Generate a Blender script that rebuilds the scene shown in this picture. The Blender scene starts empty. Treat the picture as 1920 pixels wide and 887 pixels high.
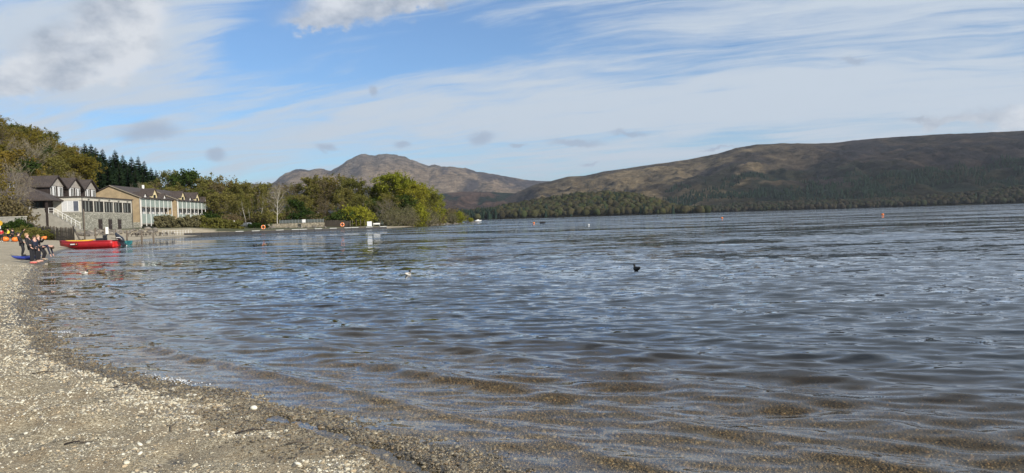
import bpy, bmesh, math, random
import numpy as np
from mathutils import Vector, Matrix, Euler
random.seed(7); np.random.seed(7)
scene = bpy.context.scene
C = scene.collection
R = math.radians

# ------------------------------------------------------------------ camera
F = 1320.0                       # focal length in photo pixels (photo 1920 x 887)
CAM = Vector((0, 0, 1.75))
CM = Matrix.Rotation(R(90 - 1.48), 3, 'X') @ Matrix.Rotation(R(-1.76), 3, 'Z')
cd = bpy.data.cameras.new('camera'); cam = bpy.data.objects.new('camera', cd); C.objects.link(cam)
cd.sensor_width = 36; cd.lens = F / 1920 * 36; cd.clip_start = 0.1; cd.clip_end = 60000
cam.matrix_world = Matrix.Translation(CAM) @ CM.to_4x4()
scene.camera = cam
def ray(px, py): return CM @ Vector(((px - 960) / F, -(py - 443.5) / F, -1))
def at(px, py, Y):
    d = ray(px, py); return CAM + d * (Y / d.y)
def onz(px, py, z=0.0):
    d = ray(px, py); return CAM + d * ((z - CAM.z) / d.z)
def hor(px): return 438.9 - 0.03073 * px
def xat(px, Y, py=None): return at(px, hor(px) if py is None else py, Y).x

# ------------------------------------------------------------------ sun and sky
SUN_EL, SUN_AZ = R(27), R(132)          # azimuth clockwise from +Y (view direction)
sd = bpy.data.lights.new('sun', 'SUN'); so = bpy.data.objects.new('sun', sd); C.objects.link(so)
sd.energy = 4.0; sd.angle = R(0.53); sd.color = (1, 0.93, 0.82)
sdir = Vector((math.sin(SUN_AZ) * math.cos(SUN_EL), math.cos(SUN_AZ) * math.cos(SUN_EL), math.sin(SUN_EL)))
so.rotation_euler = sdir.to_track_quat('Z', 'Y').to_euler(); so.location = (20, -20, 40)
scene.view_settings.view_transform = 'Standard'; scene.view_settings.look = 'None'
scene.view_settings.gamma = 1; scene.view_settings.exposure = 0.5
scene.view_settings.use_curve_mapping = False

class NT:
    """tiny node helper"""
    def __init__(s, tree): s.t = tree; s.n = tree.nodes; s.l = tree.links
    def node(s, typ, **kw):
        n = s.n.new(typ)
        for k, v in kw.items(): setattr(n, k, v)
        return n
    def put(s, sock, v):
        if isinstance(v, bpy.types.NodeSocket): s.l.new(v, sock)
        else: sock.default_value = v
    def math(s, op, a, b=None, c=None, clamp=False):
        n = s.node('ShaderNodeMath', operation=op, use_clamp=clamp); s.put(n.inputs[0], a)
        if b is not None: s.put(n.inputs[1], b)
        if c is not None: s.put(n.inputs[2], c)
        return n.outputs[0]
    def vmath(s, op, a, b=None, out=0):
        n = s.node('ShaderNodeVectorMath', operation=op); s.put(n.inputs[0], a)
        if b is not None:
            if op == 'SCALE': s.put(n.inputs['Scale'], b)
            else: s.put(n.inputs[1], b)
        return n.outputs[out]
    def mix(s, f, a, b):
        n = s.node('ShaderNodeMix', data_type='RGBA'); s.put(n.inputs[0], f)
        s.put(n.inputs[6], a if isinstance(a, bpy.types.NodeSocket) else (*a[:3], 1))
        s.put(n.inputs[7], b if isinstance(b, bpy.types.NodeSocket) else (*b[:3], 1)); return n.outputs[2]
    def noise(s, vec, scale, detail=4, rough=0.55, dist=0, out=0):
        n = s.node('ShaderNodeTexNoise'); n.inputs['Scale'].default_value = scale
        n.inputs['Detail'].default_value = detail; n.inputs['Roughness'].default_value = rough
        n.inputs['Distortion'].default_value = dist
        if vec is not None: s.l.new(vec, n.inputs['Vector'])
        return n.outputs[out]
    def mapr(s, v, a, b, c=0.0, d=1.0, smooth=False):
        n = s.node('ShaderNodeMapRange'); n.interpolation_type = 'SMOOTHSTEP' if smooth else 'LINEAR'
        s.put(n.inputs[0], v)
        for i, q in enumerate((a, b, c, d)): s.put(n.inputs[1 + i], q)
        return n.outputs[0]
    def orient(s, vec, ang, scale, loc=(0, 0, 0)):          # turn first, then stretch
        return s.mapping(s.mapping(vec, (1, 1, 1), (0, 0, R(ang))), scale, (0, 0, 0), loc)
    def mapping(s, vec, scale=(1, 1, 1), rot=(0, 0, 0), loc=(0, 0, 0)):
        n = s.node('ShaderNodeMapping'); s.l.new(vec, n.inputs[0])
        n.inputs['Scale'].default_value = scale; n.inputs['Rotation'].default_value = rot; n.inputs['Location'].default_value = loc
        return n.outputs[0]

w = bpy.data.worlds.new('World'); scene.world = w; w.use_nodes = True
T = NT(w.node_tree); T.n.clear()
sky = T.node('ShaderNodeTexSky', sky_type='NISHITA', sun_disc=False)
sky.sun_elevation = SUN_EL; sky.sun_rotation = SUN_AZ; sky.altitude = 0; sky.air_density = 1.0; sky.dust_density = 0.6; sky.ozone_density = 2.0
gen = T.node('ShaderNodeTexCoord').outputs['Generated']
sx = T.node('ShaderNodeSeparateXYZ'); T.l.new(gen, sx.inputs[0]); dx, dy, dz = sx.outputs
zc = T.math('ADD', T.math('MAXIMUM', dz, 0.0), 0.10)
cmb = T.node('ShaderNodeCombineXYZ'); T.put(cmb.inputs[0], T.math('DIVIDE', dx, zc)); T.put(cmb.inputs[1], T.math('DIVIDE', dy, zc))
P = cmb.outputs[0]
yy = T.math('MAXIMUM', dy, 0.05); tx = T.math('DIVIDE', dx, yy); tz = T.math('DIVIDE', dz, yy)
def blob(px, py, wx, wy, tilt=0.0, dist=None):
    d = ray(px, py); cx, cz = d.x / d.y, d.z / d.y
    a = T.math('SUBTRACT', tx, cx); b = T.math('SUBTRACT', tz, cz)
    if dist is not None: b = T.math('ADD', b, dist)
    if tilt: b = T.math('SUBTRACT', b, T.math('MULTIPLY', a, tilt))
    a = T.math('DIVIDE', a, wx / F); b = T.math('DIVIDE', b, wy / F)
    return T.math('EXPONENT', T.math('MULTIPLY', T.math('ADD', T.math('MULTIPLY', a, a), T.math('MULTIPLY', b, b)), -1.0))
def total(lst):
    r = lst[0]
    for q in lst[1:]: r = T.math('ADD', r, q)
    return r
warp = T.vmath('SCALE', T.vmath('SUBTRACT', T.noise(P, 0.5, 3, out=1), (0.5, 0.5, 0.5)), 0.9)
Pw = T.vmath('ADD', P, warp)
c1 = T.noise(T.orient(Pw, 27, (0.36, 1.5, 1)), 1.15, 10, 0.62, 0.25)      # cirrus streaks
c2 = T.noise(T.orient(Pw, -14, (0.55, 0.9, 1), (3.1, 1.7, 0)), 0.9, 9, 0.62, 0.3)
c3 = T.noise(T.orient(Pw, 20, (0.9, 4.2, 1), (1.3, 5.7, 0)), 1.6, 9, 0.66, 0.5)       # fine fibres
base = T.math('ADD', T.math('ADD', T.math('MULTIPLY', c1, 0.50), T.math('MULTIPLY', c2, 0.28)), T.math('ADD', T.math('MULTIPLY', c3, 0.34), -0.02))
holes = total([T.math('MULTIPLY', blob(*b[:4], tilt=b[4]), b[5]) for b in [
    (790, 80, 270, 62, 0.10, -0.19), (490, 70, 100, 70, 0.45, -0.17), (120, 210, 200, 24, -0.06, -0.09),
    (420, 325, 200, 30, 0.0, -0.08), (1180, 50, 220, 35, 0.25, -0.05), (1000, 325, 300, 25, 0, -0.05),
    (1550, 190, 480, 80, 0.08, 0.05), (1250, 215, 420, 60, 0, 0.03), (330, 150, 260, 50, 0.15, 0.05),
    (60, 40, 260, 90, 0, 0.07), (1800, 60, 300, 80, 0.2, 0.05)]])
cover = T.math('ADD', base, holes)
m_cir = T.mapr(cover, 0.40, 0.62, 0.05, 0.97, True)
edge = T.math('MULTIPLY', T.math('SUBTRACT', T.noise(T.mapping(gen, (1, 1, 1.5)), 22, 8, 0.62), 0.5), 0.085)
edge_s = T.math('MULTIPLY', edge, 0.42)
def dens(lst, e, lo, hi, mx):
    return T.mapr(total([blob(*b, dist=e) for b in lst]), lo, hi, 0, mx, True)
m_cum = dens([(205, 65, 95, 66), (120, 110, 120, 46), (245, 10, 70, 45), (30, 150, 90, 30), (180, 125, 90, 30), (660, 8, 130, 30), (600, 42, 70, 18), (770, 0, 90, 18), (1880, 222, 120, 22), (1760, 232, 70, 8)], edge, 0.12, 1.0, 0.9)
m_sml = dens([(1080, 270, 62, 9), (1180, 248, 42, 6), (902, 256, 30, 13), (612, 277, 24, 10), (405, 292, 24, 14), (280, 245, 70, 22),
              (1600, 112, 30, 8), (970, 278, 18, 4), (755, 266, 20, 8), (700, 172, 10, 14), (1105, 307, 22, 4), (1345, 280, 45, 3)], edge_s, 0.25, 0.95, 0.8)
tintsky = T.vmath('MULTIPLY', sky.outputs[0], (0.56, 0.78, 1.0))
col = T.mix(m_cir, tintsky, (4.2, 4.75, 5.4))
shade = T.mapr(T.noise(T.mapping(gen, (1, 1, 1.6), (0, 0, 0), (0, 0, -0.05)), 12, 8, 0.6), 0.38, 0.60)
col = T.mix(m_cum, col, T.mix(shade, (2.7, 3.1, 3.75), (5.3, 5.5, 5.8)))
col = T.mix(m_sml, col, (2.75, 3.3, 4.2))
bg = T.node('ShaderNodeBackground'); bg.inputs[1].default_value = 0.1; T.l.new(col, bg.inputs[0])
wo = T.node('ShaderNodeOutputWorld'); T.l.new(bg.outputs[0], wo.inputs[0])

# ------------------------------------------------------------------ noise, shoreline, terrain
def _hash(ix, iy, s):
    n = (ix.astype(np.int64) * 374761393 + iy.astype(np.int64) * 668265263 + s * 974634533) & 0x7fffffff
    n = ((n ^ (n >> 13)) * 1274126177) & 0x7fffffff
    return ((n ^ (n >> 16)) & 0xffff) / 65535.0
def vnoise(x, y, s=0):
    x = np.asarray(x, float); y = np.asarray(y, float)
    ix = np.floor(x); iy = np.floor(y); fx = x - ix; fy = y - iy
    fx = fx * fx * fx * (fx * (fx * 6 - 15) + 10); fy = fy * fy * fy * (fy * (fy * 6 - 15) + 10)
    a = _hash(ix, iy, s); b = _hash(ix + 1, iy, s); c = _hash(ix, iy + 1, s); d = _hash(ix + 1, iy + 1, s)
    return (a * (1 - fx) + b * fx) * (1 - fy) + (c * (1 - fx) + d * fx) * fy - 0.5
def fbm(x, y, s=0, o=4, g=0.5):
    r = 0; a = 1.0
    for i in range(o): r = r + a * vnoise(x * 2 ** i + 17.3 * i, y * 2 ** i - 9.1 * i, s + i); a *= g
    return r
def sstep(a, b, x):
    t = np.clip((x - a) / (b - a), 0, 1); return t * t * (3 - 2 * t)
ctrl = [(60, -60), (22, -18), (9, -4.5), (4.2, 0.8), (0.0, 4.7), (-2.5, 6.8), (-4.5, 8.5), (-6.5, 10.3), (-9.4, 14), (-15, 22), (-21.5, 32), (-29, 44),
        (-44, 70), (-52, 91), (-57, 106), (-66, 128), (-71, 150), (-69, 168), (-60, 181), (-49, 191), (-40, 202), (-35, 216), (-33, 257), (-29, 300), (-27, 350),
        (-29, 410), (-45, 470), (-130, 540)]
def catmull(p, n=6):
    p = [np.array(q, float) for q in p]; out = []
    for i in range(len(p) - 1):
        a, b, c, d = p[max(i - 1, 0)], p[i], p[i + 1], p[min(i + 2, len(p) - 1)]
        for k in range(n):
            t = k / n; out.append(0.5 * ((2 * b) + (c - a) * t + (2 * a - 5 * b + 4 * c - d) * t * t + (3 * b - a - 3 * c + d) * t ** 3))
    out.append(p[-1]); return np.array(out)
SHORE = catmull(ctrl)
LANDPOLY = np.vstack([SHORE, [(-900, 900), (-2500, 900), (-2500, -900), (60, -900)]])
def sdist(x, y):
    """signed distance to the shoreline, positive on land"""
    x = np.asarray(x, float).ravel(); y = np.asarray(y, float).ravel()
    best = np.full(x.shape, 1e18); near = x.size > 50 and np.max(np.abs(x) + np.abs(y)) < 75; ymn, ymx = y.min(), y.max()
    for (ax, ay), (bx, by) in zip(SHORE[:-1], SHORE[1:]):
        if near and ay > 115: continue
        ex, ey = bx - ax, by - ay
        t = np.clip(((x - ax) * ex + (y - ay) * ey) / (ex * ex + ey * ey), 0, 1)
        best = np.minimum(best, (x - ax - t * ex) ** 2 + (y - ay - t * ey) ** 2)
    ins = np.zeros(x.shape, bool); P = LANDPOLY; j = len(P) - 1
    for i in range(len(P)):
        if (P[i, 1] > ymx and P[j, 1] > ymx) or (P[i, 1] < ymn and P[j, 1] < ymn): j = i; continue
        c = ((P[i, 1] > y) != (P[j, 1] > y))
        with np.errstate(divide='ignore', invalid='ignore'):
            xi = (P[j, 0] - P[i, 0]) * (y - P[i, 1]) / (P[j, 1] - P[i, 1]) + P[i, 0]
        ins ^= c & (x < xi); j = i
    return np.where(ins, 1, -1) * np.sqrt(best)
POOL = np.array([[q.x, q.y] for q in (onz(512, 786), onz(600, 806), onz(680, 838), onz(790, 884), onz(900, 925))])
def pooldist(x, y):
    b = np.full(x.shape, 1e9)
    for (ax, ay), (bx, by) in zip(POOL[:-1], POOL[1:]):
        ex, ey = bx - ax, by - ay
        t = np.clip(((x - ax) * ex + (y - ay) * ey) / (ex * ex + ey * ey), 0, 1)
        b = np.minimum(b, np.hypot(x - ax - t * ex, y - ay - t * ey))
    return b
def H(x, y):
    x = np.atleast_1d(np.asarray(x, float)).ravel(); y = np.atleast_1d(np.asarray(y, float)).ravel()
    r = np.hypot(x, y)
    nr = 1 - sstep(25, 60, r)
    d = sdist(x, y) + nr * (0.16 * fbm(x / 0.9, y / 0.9, 3, 3) + 0.25 * fbm(x / 3.1, y / 3.1, 8, 2))
    land = 0.075 * np.clip(d, 0, 4) + 0.05 * np.clip(d - 4, 0, 10) + 0.025 * np.clip(d - 14, 0, 30)
    bank = sstep(105, 135, y) * (1 - sstep(178, 200, y)) * 1.05 * sstep(13.5, 17.5, d)
    left = sstep(60, 105, y) * (1 - sstep(110, 135, y)) * 0.8 * sstep(14, 24, d)
    hill = 0.5 * np.clip(-x - 118, 0, 260) * np.clip(1 - (y - 220) / 250, 0.0, 1.25) * sstep(40, 140, y)
    bed = -0.078 * np.clip(-d, 0, 6) - 0.10 * np.clip(-d - 6, 0, 60)
    bumps = nr * sstep(0.3, 1.6, d) * (0.15 * fbm(x / 0.7, y / 0.7, 21, 3) + 0.045 * fbm(x / 0.22, y / 0.22, 31, 2)) + nr * 0.012 * fbm(x / 0.16, y / 0.16, 41, 2)
    z = np.where(d > 0, land + bank + left, bed) + hill + bumps + sstep(60, 200, y) * sstep(2, 8, d) * 0.15 * fbm(x / 4, y / 4, 51, 3)
    pd = pooldist(x, y)
    z = np.where(r < 14, z - (z + 0.016) * (1 - sstep(0.02, 0.13, pd + 0.12 * fbm(x / 0.2, y / 0.2, 61, 2))), z)
    return z
def h1(x, y): return float(H(x, y)[0])
def gp(px, Y, py=None):
    X = xat(px, Y, py); return Vector((X, Y, h1(X, Y)))

# ------------------------------------------------------------------ helpers: tags, meshes, materials
def tag(o, label=None, cat=None, group=None, kind=None):
    if label: o['label'] = label
    if cat: o['category'] = cat
    if group: o['group'] = group
    if kind: o['kind'] = kind
    return o
def empty(name, loc, rz=0.0, label=None, cat=None, group=None):
    o = bpy.data.objects.new(name, None); C.objects.link(o); o.location = loc; o.rotation_euler = (0, 0, rz)
    o.empty_display_size = 0.2
    return tag(o, label, cat, group)
def children(o): return [c for c in bpy.data.objects if c.parent == o]
def copy_tree(o, parent=None, kids=None):
    c = o.copy(); C.objects.link(c); c.parent = parent
    for ch in list(o.children): copy_tree(ch, c)
    return c
class MB:
    def __init__(s): s.v = []; s.f = []; s.m = []; s.cur = 0
    def add(s, vs, fs):
        b = len(s.v); s.v += [tuple(q) for q in vs]; s.f += [tuple(b + i for i in f) for f in fs]; s.m += [s.cur] * len(fs)
    def box(s, x0, x1, y0, y1, z0, z1):
        s.add([(x0, y0, z0), (x1, y0, z0), (x1, y1, z0), (x0, y1, z0), (x0, y0, z1), (x1, y0, z1), (x1, y1, z1), (x0, y1, z1)],
              [(0, 3, 2, 1), (4, 5, 6, 7), (0, 1, 5, 4), (1, 2, 6, 5), (2, 3, 7, 6), (3, 0, 4, 7)])
        return s
    def bar(s, a, b, w, h=None, up=(0, 0, 1)):
        a = Vector(a); b = Vector(b); h = h or w; d = (b - a).normalized(); u = Vector(up)
        if abs(d.dot(u)) > 0.98: u = Vector((0, 1, 0))
        r = d.cross(u).normalized(); u = r.cross(d); r *= w / 2; u *= h / 2
        s.add([a - r - u, a + r - u, a + r + u, a - r + u, b - r - u, b + r - u, b + r + u, b - r + u],
              [(0, 1, 2, 3), (7, 6, 5, 4), (1, 0, 4, 5), (2, 1, 5, 6), (3, 2, 6, 7), (0, 3, 7, 4)]); return s
    def tube(s, pts, rs, n=6, cap=True):
        pts = [Vector(p) for p in pts]; k = len(pts)
        if not hasattr(rs, '__len__'): rs = [rs] * k
        b = len(s.v); prev = None
        for i, p in enumerate(pts):
            d = (pts[min(i + 1, k - 1)] - pts[max(i - 1, 0)])
            d = d.normalized() if d.length > 1e-9 else Vector((0, 0, 1))
            if prev is None: r = d.cross(Vector((0, 0, 1)) if abs(d.z) < 0.9 else Vector((1, 0, 0))).normalized()
            else: r = (prev - d * prev.dot(d)).normalized()
            prev = r; u = d.cross(r)
            for j in range(n):
                a = 2 * math.pi * j / n; s.v.append(tuple(p + (r * math.cos(a) + u * math.sin(a)) * rs[i]))
        for i in range(k - 1):
            for j in range(n):
                s.f.append((b + i * n + j, b + i * n + (j + 1) % n, b + (i + 1) * n + (j + 1) % n, b + (i + 1) * n + j)); s.m.append(s.cur)
        if cap:
            s.f.append(tuple(b + j for j in range(n))[::-1]); s.f.append(tuple(b + (k - 1) * n + j for j in range(n))); s.m += [s.cur] * 2
        return s
    def loft(s, rings, cap=True, closed=True):
        b = len(s.v); n = len(rings[0])
        for r in rings: s.v += [tuple(q) for q in r]
        for i in range(len(rings) - 1):
            for j in range(n if closed else n - 1):
                s.f.append((b + i * n + j, b + i * n + (j + 1) % n, b + (i + 1) * n + (j + 1) % n, b + (i + 1) * n + j)); s.m.append(s.cur)
        if cap:
            s.f.append(tuple(b + j for j in range(n))[::-1]); s.f.append(tuple(b + (len(rings) - 1) * n + j for j in range(n))); s.m += [s.cur] * 2
        return s
    def ball(s, c, rx, ry=None, rz=None, n=10, k=6):
        ry = ry or rx; rz = rz or rx; c = Vector(c)
        rings = []
        for i in range(k + 1):
            a = math.pi * (i + 0.02) / (k + 0.04); rings.append([c + Vector((rx * math.sin(a) * math.cos(2 * math.pi * j / n), ry * math.sin(a) * math.sin(2 * math.pi * j / n), -rz * math.cos(a))) for j in range(n)])
        return s.loft(rings)
    def mesh(s, name, mat, smooth=False):
        me = bpy.data.meshes.new(name); me.from_pydata(s.v, [], s.f)
        for m in (mat if isinstance(mat, (list, tuple)) else [mat]): me.materials.append(m)
        if isinstance(mat, (list, tuple)): me.polygons.foreach_set('material_index', s.m)
        if smooth: me.polygons.foreach_set('use_smooth', [True] * len(me.polygons))
        me.update(); return me
    def build(s, name, mat, parent=None, smooth=False, bevel=0):
        o = bpy.data.objects.new(name, s.mesh(name, mat, smooth)); C.objects.link(o); o.parent = parent
        if bevel:
            m = o.modifiers.new('bevel', 'BEVEL'); m.width = bevel; m.segments = 2; m.limit_method = 'ANGLE'
        return o
def npmesh(name, V, Fq, mat, smooth=True, cols=None, attrs=None):
    V = np.asarray(V, np.float32); Fq = np.asarray(Fq, np.int32); k = Fq.shape[1]
    me = bpy.data.meshes.new(name); me.vertices.add(len(V)); me.vertices.foreach_set('co', V.ravel())
    me.loops.add(Fq.size); me.loops.foreach_set('vertex_index', Fq.ravel())
    me.polygons.add(len(Fq)); me.polygons.foreach_set('loop_start', np.arange(0, Fq.size, k, dtype=np.int32))
    me.update(calc_edges=True); me.validate()
    if smooth: me.polygons.foreach_set('use_smooth', np.ones(len(Fq), bool))
    if cols is not None:
        a = me.color_attributes.new('col', 'FLOAT_COLOR', 'POINT'); cc = np.ones((len(V), 4), np.float32); cc[:, :3] = cols; a.data.foreach_set('color', cc.ravel())
    for n_, q in (attrs or {}).items():
        a = me.attributes.new(n_, 'FLOAT', 'POINT'); a.data.foreach_set('value', np.asarray(q, np.float32))
    me.materials.append(mat)
    o = bpy.data.objects.new(name, me); C.objects.link(o); return o
def gridfaces(nr, nc):
    i = np.arange(nr - 1)[:, None] * nc + np.arange(nc - 1)[None, :]; i = i.ravel()
    return np.stack([i, i + 1, i + nc + 1, i + nc], 1)

def newmat(name):
    m = bpy.data.materials.new(name); m.use_nodes = True; t = NT(m.node_tree); t.n.clear()
    out = t.node('ShaderNodeOutputMaterial'); return m, t, out
def mat(name, c, rough=0.7, var=0.25, scale=6, c2=None, bump=0.0, metal=0.0, bscale=None, spec=0.4, objrand=0.0):
    m, t, out = newmat(name); p = t.node('ShaderNodeBsdfPrincipled'); t.l.new(p.outputs[0], out.inputs[0])
    g = t.node('ShaderNodeTexCoord').outputs['Object']
    n = t.noise(g, scale, 6, 0.6)
    c2 = c2 or tuple(q * (1 - var) for q in c); hi = tuple(min(q * (1 + var * 0.6), 1) for q in c) if var else c
    cc = t.mix(t.mapr(n, 0.32, 0.68), c2, hi)
    if objrand:
        oi = t.node('ShaderNodeObjectInfo'); hs = t.node('ShaderNodeHueSaturation'); t.l.new(cc, hs.inputs['Color'])
        t.put(hs.inputs['Value'], t.mapr(oi.outputs['Random'], 0, 1, 1 - objrand, 1 + objrand)); cc = hs.outputs[0]
    t.l.new(cc, p.inputs['Base Color'])
    t.put(p.inputs['Roughness'], t.mapr(n, 0.3, 0.7, max(rough - 0.08, 0.02), min(rough + 0.08, 1)))
    p.inputs['Metallic'].default_value = metal; p.inputs['Specular IOR Level'].default_value = spec
    if bump:
        b = t.node('ShaderNodeBump'); b.inputs['Strength'].default_value = bump; b.inputs['Distance'].default_value = 0.02
        t.l.new(t.noise(g, bscale or scale * 4, 5), b.inputs['Height']); t.l.new(b.outputs[0], p.inputs['Normal'])
    return m

# ------------------------------------------------------------------ ground (beach, lake bed near the shore, wooded slope)
gm, t, out = newmat('shingle_ground')
p = t.node('ShaderNodeBsdfPrincipled'); t.l.new(p.outputs[0], out.inputs[0])
pos = t.node('ShaderNodeNewGeometry').outputs['Position']
def attr(t, n, typ='GEOMETRY', o='Fac'):
    a = t.node('ShaderNodeAttribute'); a.attribute_name = n; a.attribute_type = typ; return a.outputs[o]
aw, av, asand = attr(t, 'wet'), attr(t, 'veg'), attr(t, 'sand')
vo = t.node('ShaderNodeTexVoronoi'); vo.inputs['Scale'].default_value = 75; t.l.new(pos, vo.inputs['Vector'])
vs = t.node('ShaderNodeSeparateColor'); t.l.new(vo.outputs['Color'], vs.inputs[0])
dry = t.mix(t.mapr(vs.outputs[0], 0.1, 0.95), (0.15, 0.115, 0.068), (0.46, 0.395, 0.27))
dry = t.mix(t.mapr(t.noise(pos, 2.2, 6, 0.65), 0.45, 0.66), dry, (0.25, 0.19, 0.115))
sandc = t.mix(t.mapr(t.noise(pos, 1.3, 7, 0.7), 0.35, 0.68), (0.29, 0.24, 0.16), (0.46, 0.39, 0.28))
dry = t.mix(asand, dry, sandc)
wetc = t.mix(t.mapr(vs.outputs[1], 0.1, 0.9), (0.035, 0.028, 0.018), (0.16, 0.13, 0.085))
bedc = t.mix(t.mapr(vs.outputs[1], 0.1, 0.9), (0.065, 0.052, 0.031), (0.20, 0.16, 0.10))
bedc = t.mix(t.mapr(t.noise(pos, 3.0, 5), 0.4, 0.65), bedc, (0.055, 0.045, 0.026))
szp = t.node('ShaderNodeSeparateXYZ'); t.l.new(pos, szp.inputs[0])
cc = t.mix(aw, dry, t.mix(t.mapr(szp.outputs[2], -0.005, -0.06), wetc, bedc))
vegc = t.mix(t.mapr(t.noise(pos, 0.35, 8, 0.7), 0.35, 0.65), (0.05, 0.038, 0.02), (0.07, 0.085, 0.022))
cc = t.mix(av, cc, vegc)
t.l.new(cc, p.inputs['Base Color']); t.put(p.inputs['Roughness'], t.mapr(aw, 0, 1, 0.9, 0.35))
b = t.node('ShaderNodeBump'); b.inputs['Strength'].default_value = 0.8; b.inputs['Distance'].default_value = 0.012
t.put(b.inputs['Height'], t.math('SUBTRACT', t.math('MULTIPLY', t.noise(pos, 40, 4), 0.7), vo.outputs['Distance'])); t.l.new(b.outputs[0], p.inputs['Normal'])

th = np.radians(np.concatenate([np.arange(-178, -50, 4.0), np.arange(-50, 40, 0.26), np.arange(40, 179, 4.0)]))
rr = np.concatenate([[0.05, 0.5, 1.0], np.geomspace(1.4, 60, 320), np.geomspace(60.8, 900, 200)])
X = (rr[:, None] * np.sin(th)[None, :]).ravel(); Y = (rr[:, None] * np.cos(th)[None, :]).ravel()
Z = H(X, Y); D = sdist(X, Y)
Z = np.maximum(Z, -7.0)
wet = np.clip(1 - sstep(0.010, 0.045, Z + 0.06 * fbm(X / 0.3, Y / 0.3, 77, 3)), 0, 1)
wet = np.where(np.hypot(X, Y) > 16, 1 - sstep(0.02, 0.09, Z), wet) * np.where(Z > 0.01, 1 - sstep(0.5, 0.9, D), 1)
veg = np.where(Y > 60, sstep(15, 19, D), sstep(30, 40, D)); veg = np.where(Y > 182, sstep(7, 9.5, D), veg); veg = np.where(Y > 228, sstep(2.5, 4.5, D), veg)
sand = sstep(16, 30, np.hypot(X, Y))
g = npmesh('beach', np.stack([X, Y, Z], 1), gridfaces(len(rr), len(th)), gm, True, None, {'wet': wet, 'veg': veg, 'sand': sand})
tag(g, kind='structure')

# ------------------------------------------------------------------ water
wm, t, out = newmat('loch_water')
pos = t.node('ShaderNodeNewGeometry').outputs['Position']; nrm = t.node('ShaderNodeNewGeometry').outputs['Normal']
adep = attr(t, 'depth')
cdist = attr(t, 'range')
def slope(lx, ly, ang, detail=2, ph=0.0):          # long-crested slope field, crest length lx, wave length ly (m)
    q = t.noise(t.orient(pos, ang, (1 / lx, 1 / ly, 1), (ph, ph, 0)), 1.0, detail, 0.5)
    return t.math('SUBTRACT', q, 0.5)
far = t.mapr(cdist, 6, 60, 0, 1)
gust = t.mapr(t.noise(t.orient(pos, 5, (0.3, 1, 1)), 0.05, 4), 0.35, 0.65, 0.65, 1.3)
def gr(a_, b_): return t.mapr(far, 0, 1, a_, b_)
def mul(a_, b_): return t.math('MULTIPLY', a_, b_)
FARK = 1.3
def wave(lx, ly, ang, amp, ph=0.0, det=1):
    """one family of ripples: strongest over the range of distances where the eye can still resolve it"""
    rl = math.sqrt(ly * 1.75 * 704 / 1.6)
    w_ = mul(t.mapr(cdist, rl * 0.15, rl * 0.8, 0.22, 1, True), t.mapr(cdist, rl * 1.2, rl * 4, 1, 0.45, True))
    return mul(slope(lx, ly, ang, det, ph), mul(w_, amp))
terms = [wave(0.30, 0.12, 20, 0.7), wave(0.55, 0.20, 12, 0.95, 3.3), wave(0.75, 0.27, -10, 0.55, 6.1), wave(1.7, 0.55, 10, 0.85, 7.7), wave(4.2, 1.3, 5, 0.75, 2.2), wave(11, 3.2, 3, 0.7, 1.7), wave(36, 9, 2, 0.7, 9.7), wave(120, 30, 2, 0.5, 4.7), wave(420, 100, 1, 0.5, 0.4)]
sy_ = terms[0]
for q in terms[1:]: sy_ = t.math('ADD', sy_, q)
calm = mul(t.mapr(adep, 0.0, 1.2, 0.5, 0.75), t.mapr(cdist, 20, 120, 1.0, FARK))          # sheltered shallows are calmer
sy_ = mul(mul(sy_, gust), calm)
sx_ = mul(t.math('ADD', mul(slope(0.3, 0.5, 35, 2, 5.1), 0.14), mul(sy_, -0.2)), gust)
cm = t.node('ShaderNodeCombineXYZ'); t.put(cm.inputs[0], sx_); t.put(cm.inputs[1], sy_)
N = t.vmath('NORMALIZE', t.vmath('ADD', nrm, cm.outputs[0]))
inc = t.node('ShaderNodeNewGeometry').outputs['Incoming']
cosv = t.math('ABSOLUTE', t.vmath('DOT_PRODUCT', N, inc, 1), clamp=False)
FRES = t.math('ADD', 0.028, t.math('MULTIPLY', 0.972, t.math('POWER', t.math('SUBTRACT', 1.0, t.math('MINIMUM', cosv, 1.0)), 5.0)))   # same from above and below, so daylight reaches the bed
gl = t.node('ShaderNodeBsdfGlossy'); gl.inputs['Roughness'].default_value = 0.02; t.l.new(N, gl.inputs['Normal']); gl.inputs['Color'].default_value = (0.97, 0.98, 1, 1)
tr = t.node('ShaderNodeBsdfTransparent'); t.l.new(t.mix(t.mapr(adep, 0, 0.5), (0.93, 0.88, 0.76), (0.62, 0.50, 0.30)), tr.inputs[0])
df = t.node('ShaderNodeBsdfDiffuse'); df.inputs[0].default_value = (0.046, 0.056, 0.066, 1)
m1 = t.node('ShaderNodeMixShader'); t.put(m1.inputs[0], t.mapr(adep, 0.05, 1.0, 0, 1, True)); t.l.new(tr.outputs[0], m1.inputs[1]); t.l.new(df.outputs[0], m1.inputs[2])
m2 = t.node('ShaderNodeMixShader'); t.l.new(FRES, m2.inputs[0]); t.l.new(m1.outputs[0], m2.inputs[1]); t.l.new(gl.outputs[0], m2.inputs[2])
t.l.new(m2.outputs[0], out.inputs[0])

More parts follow.
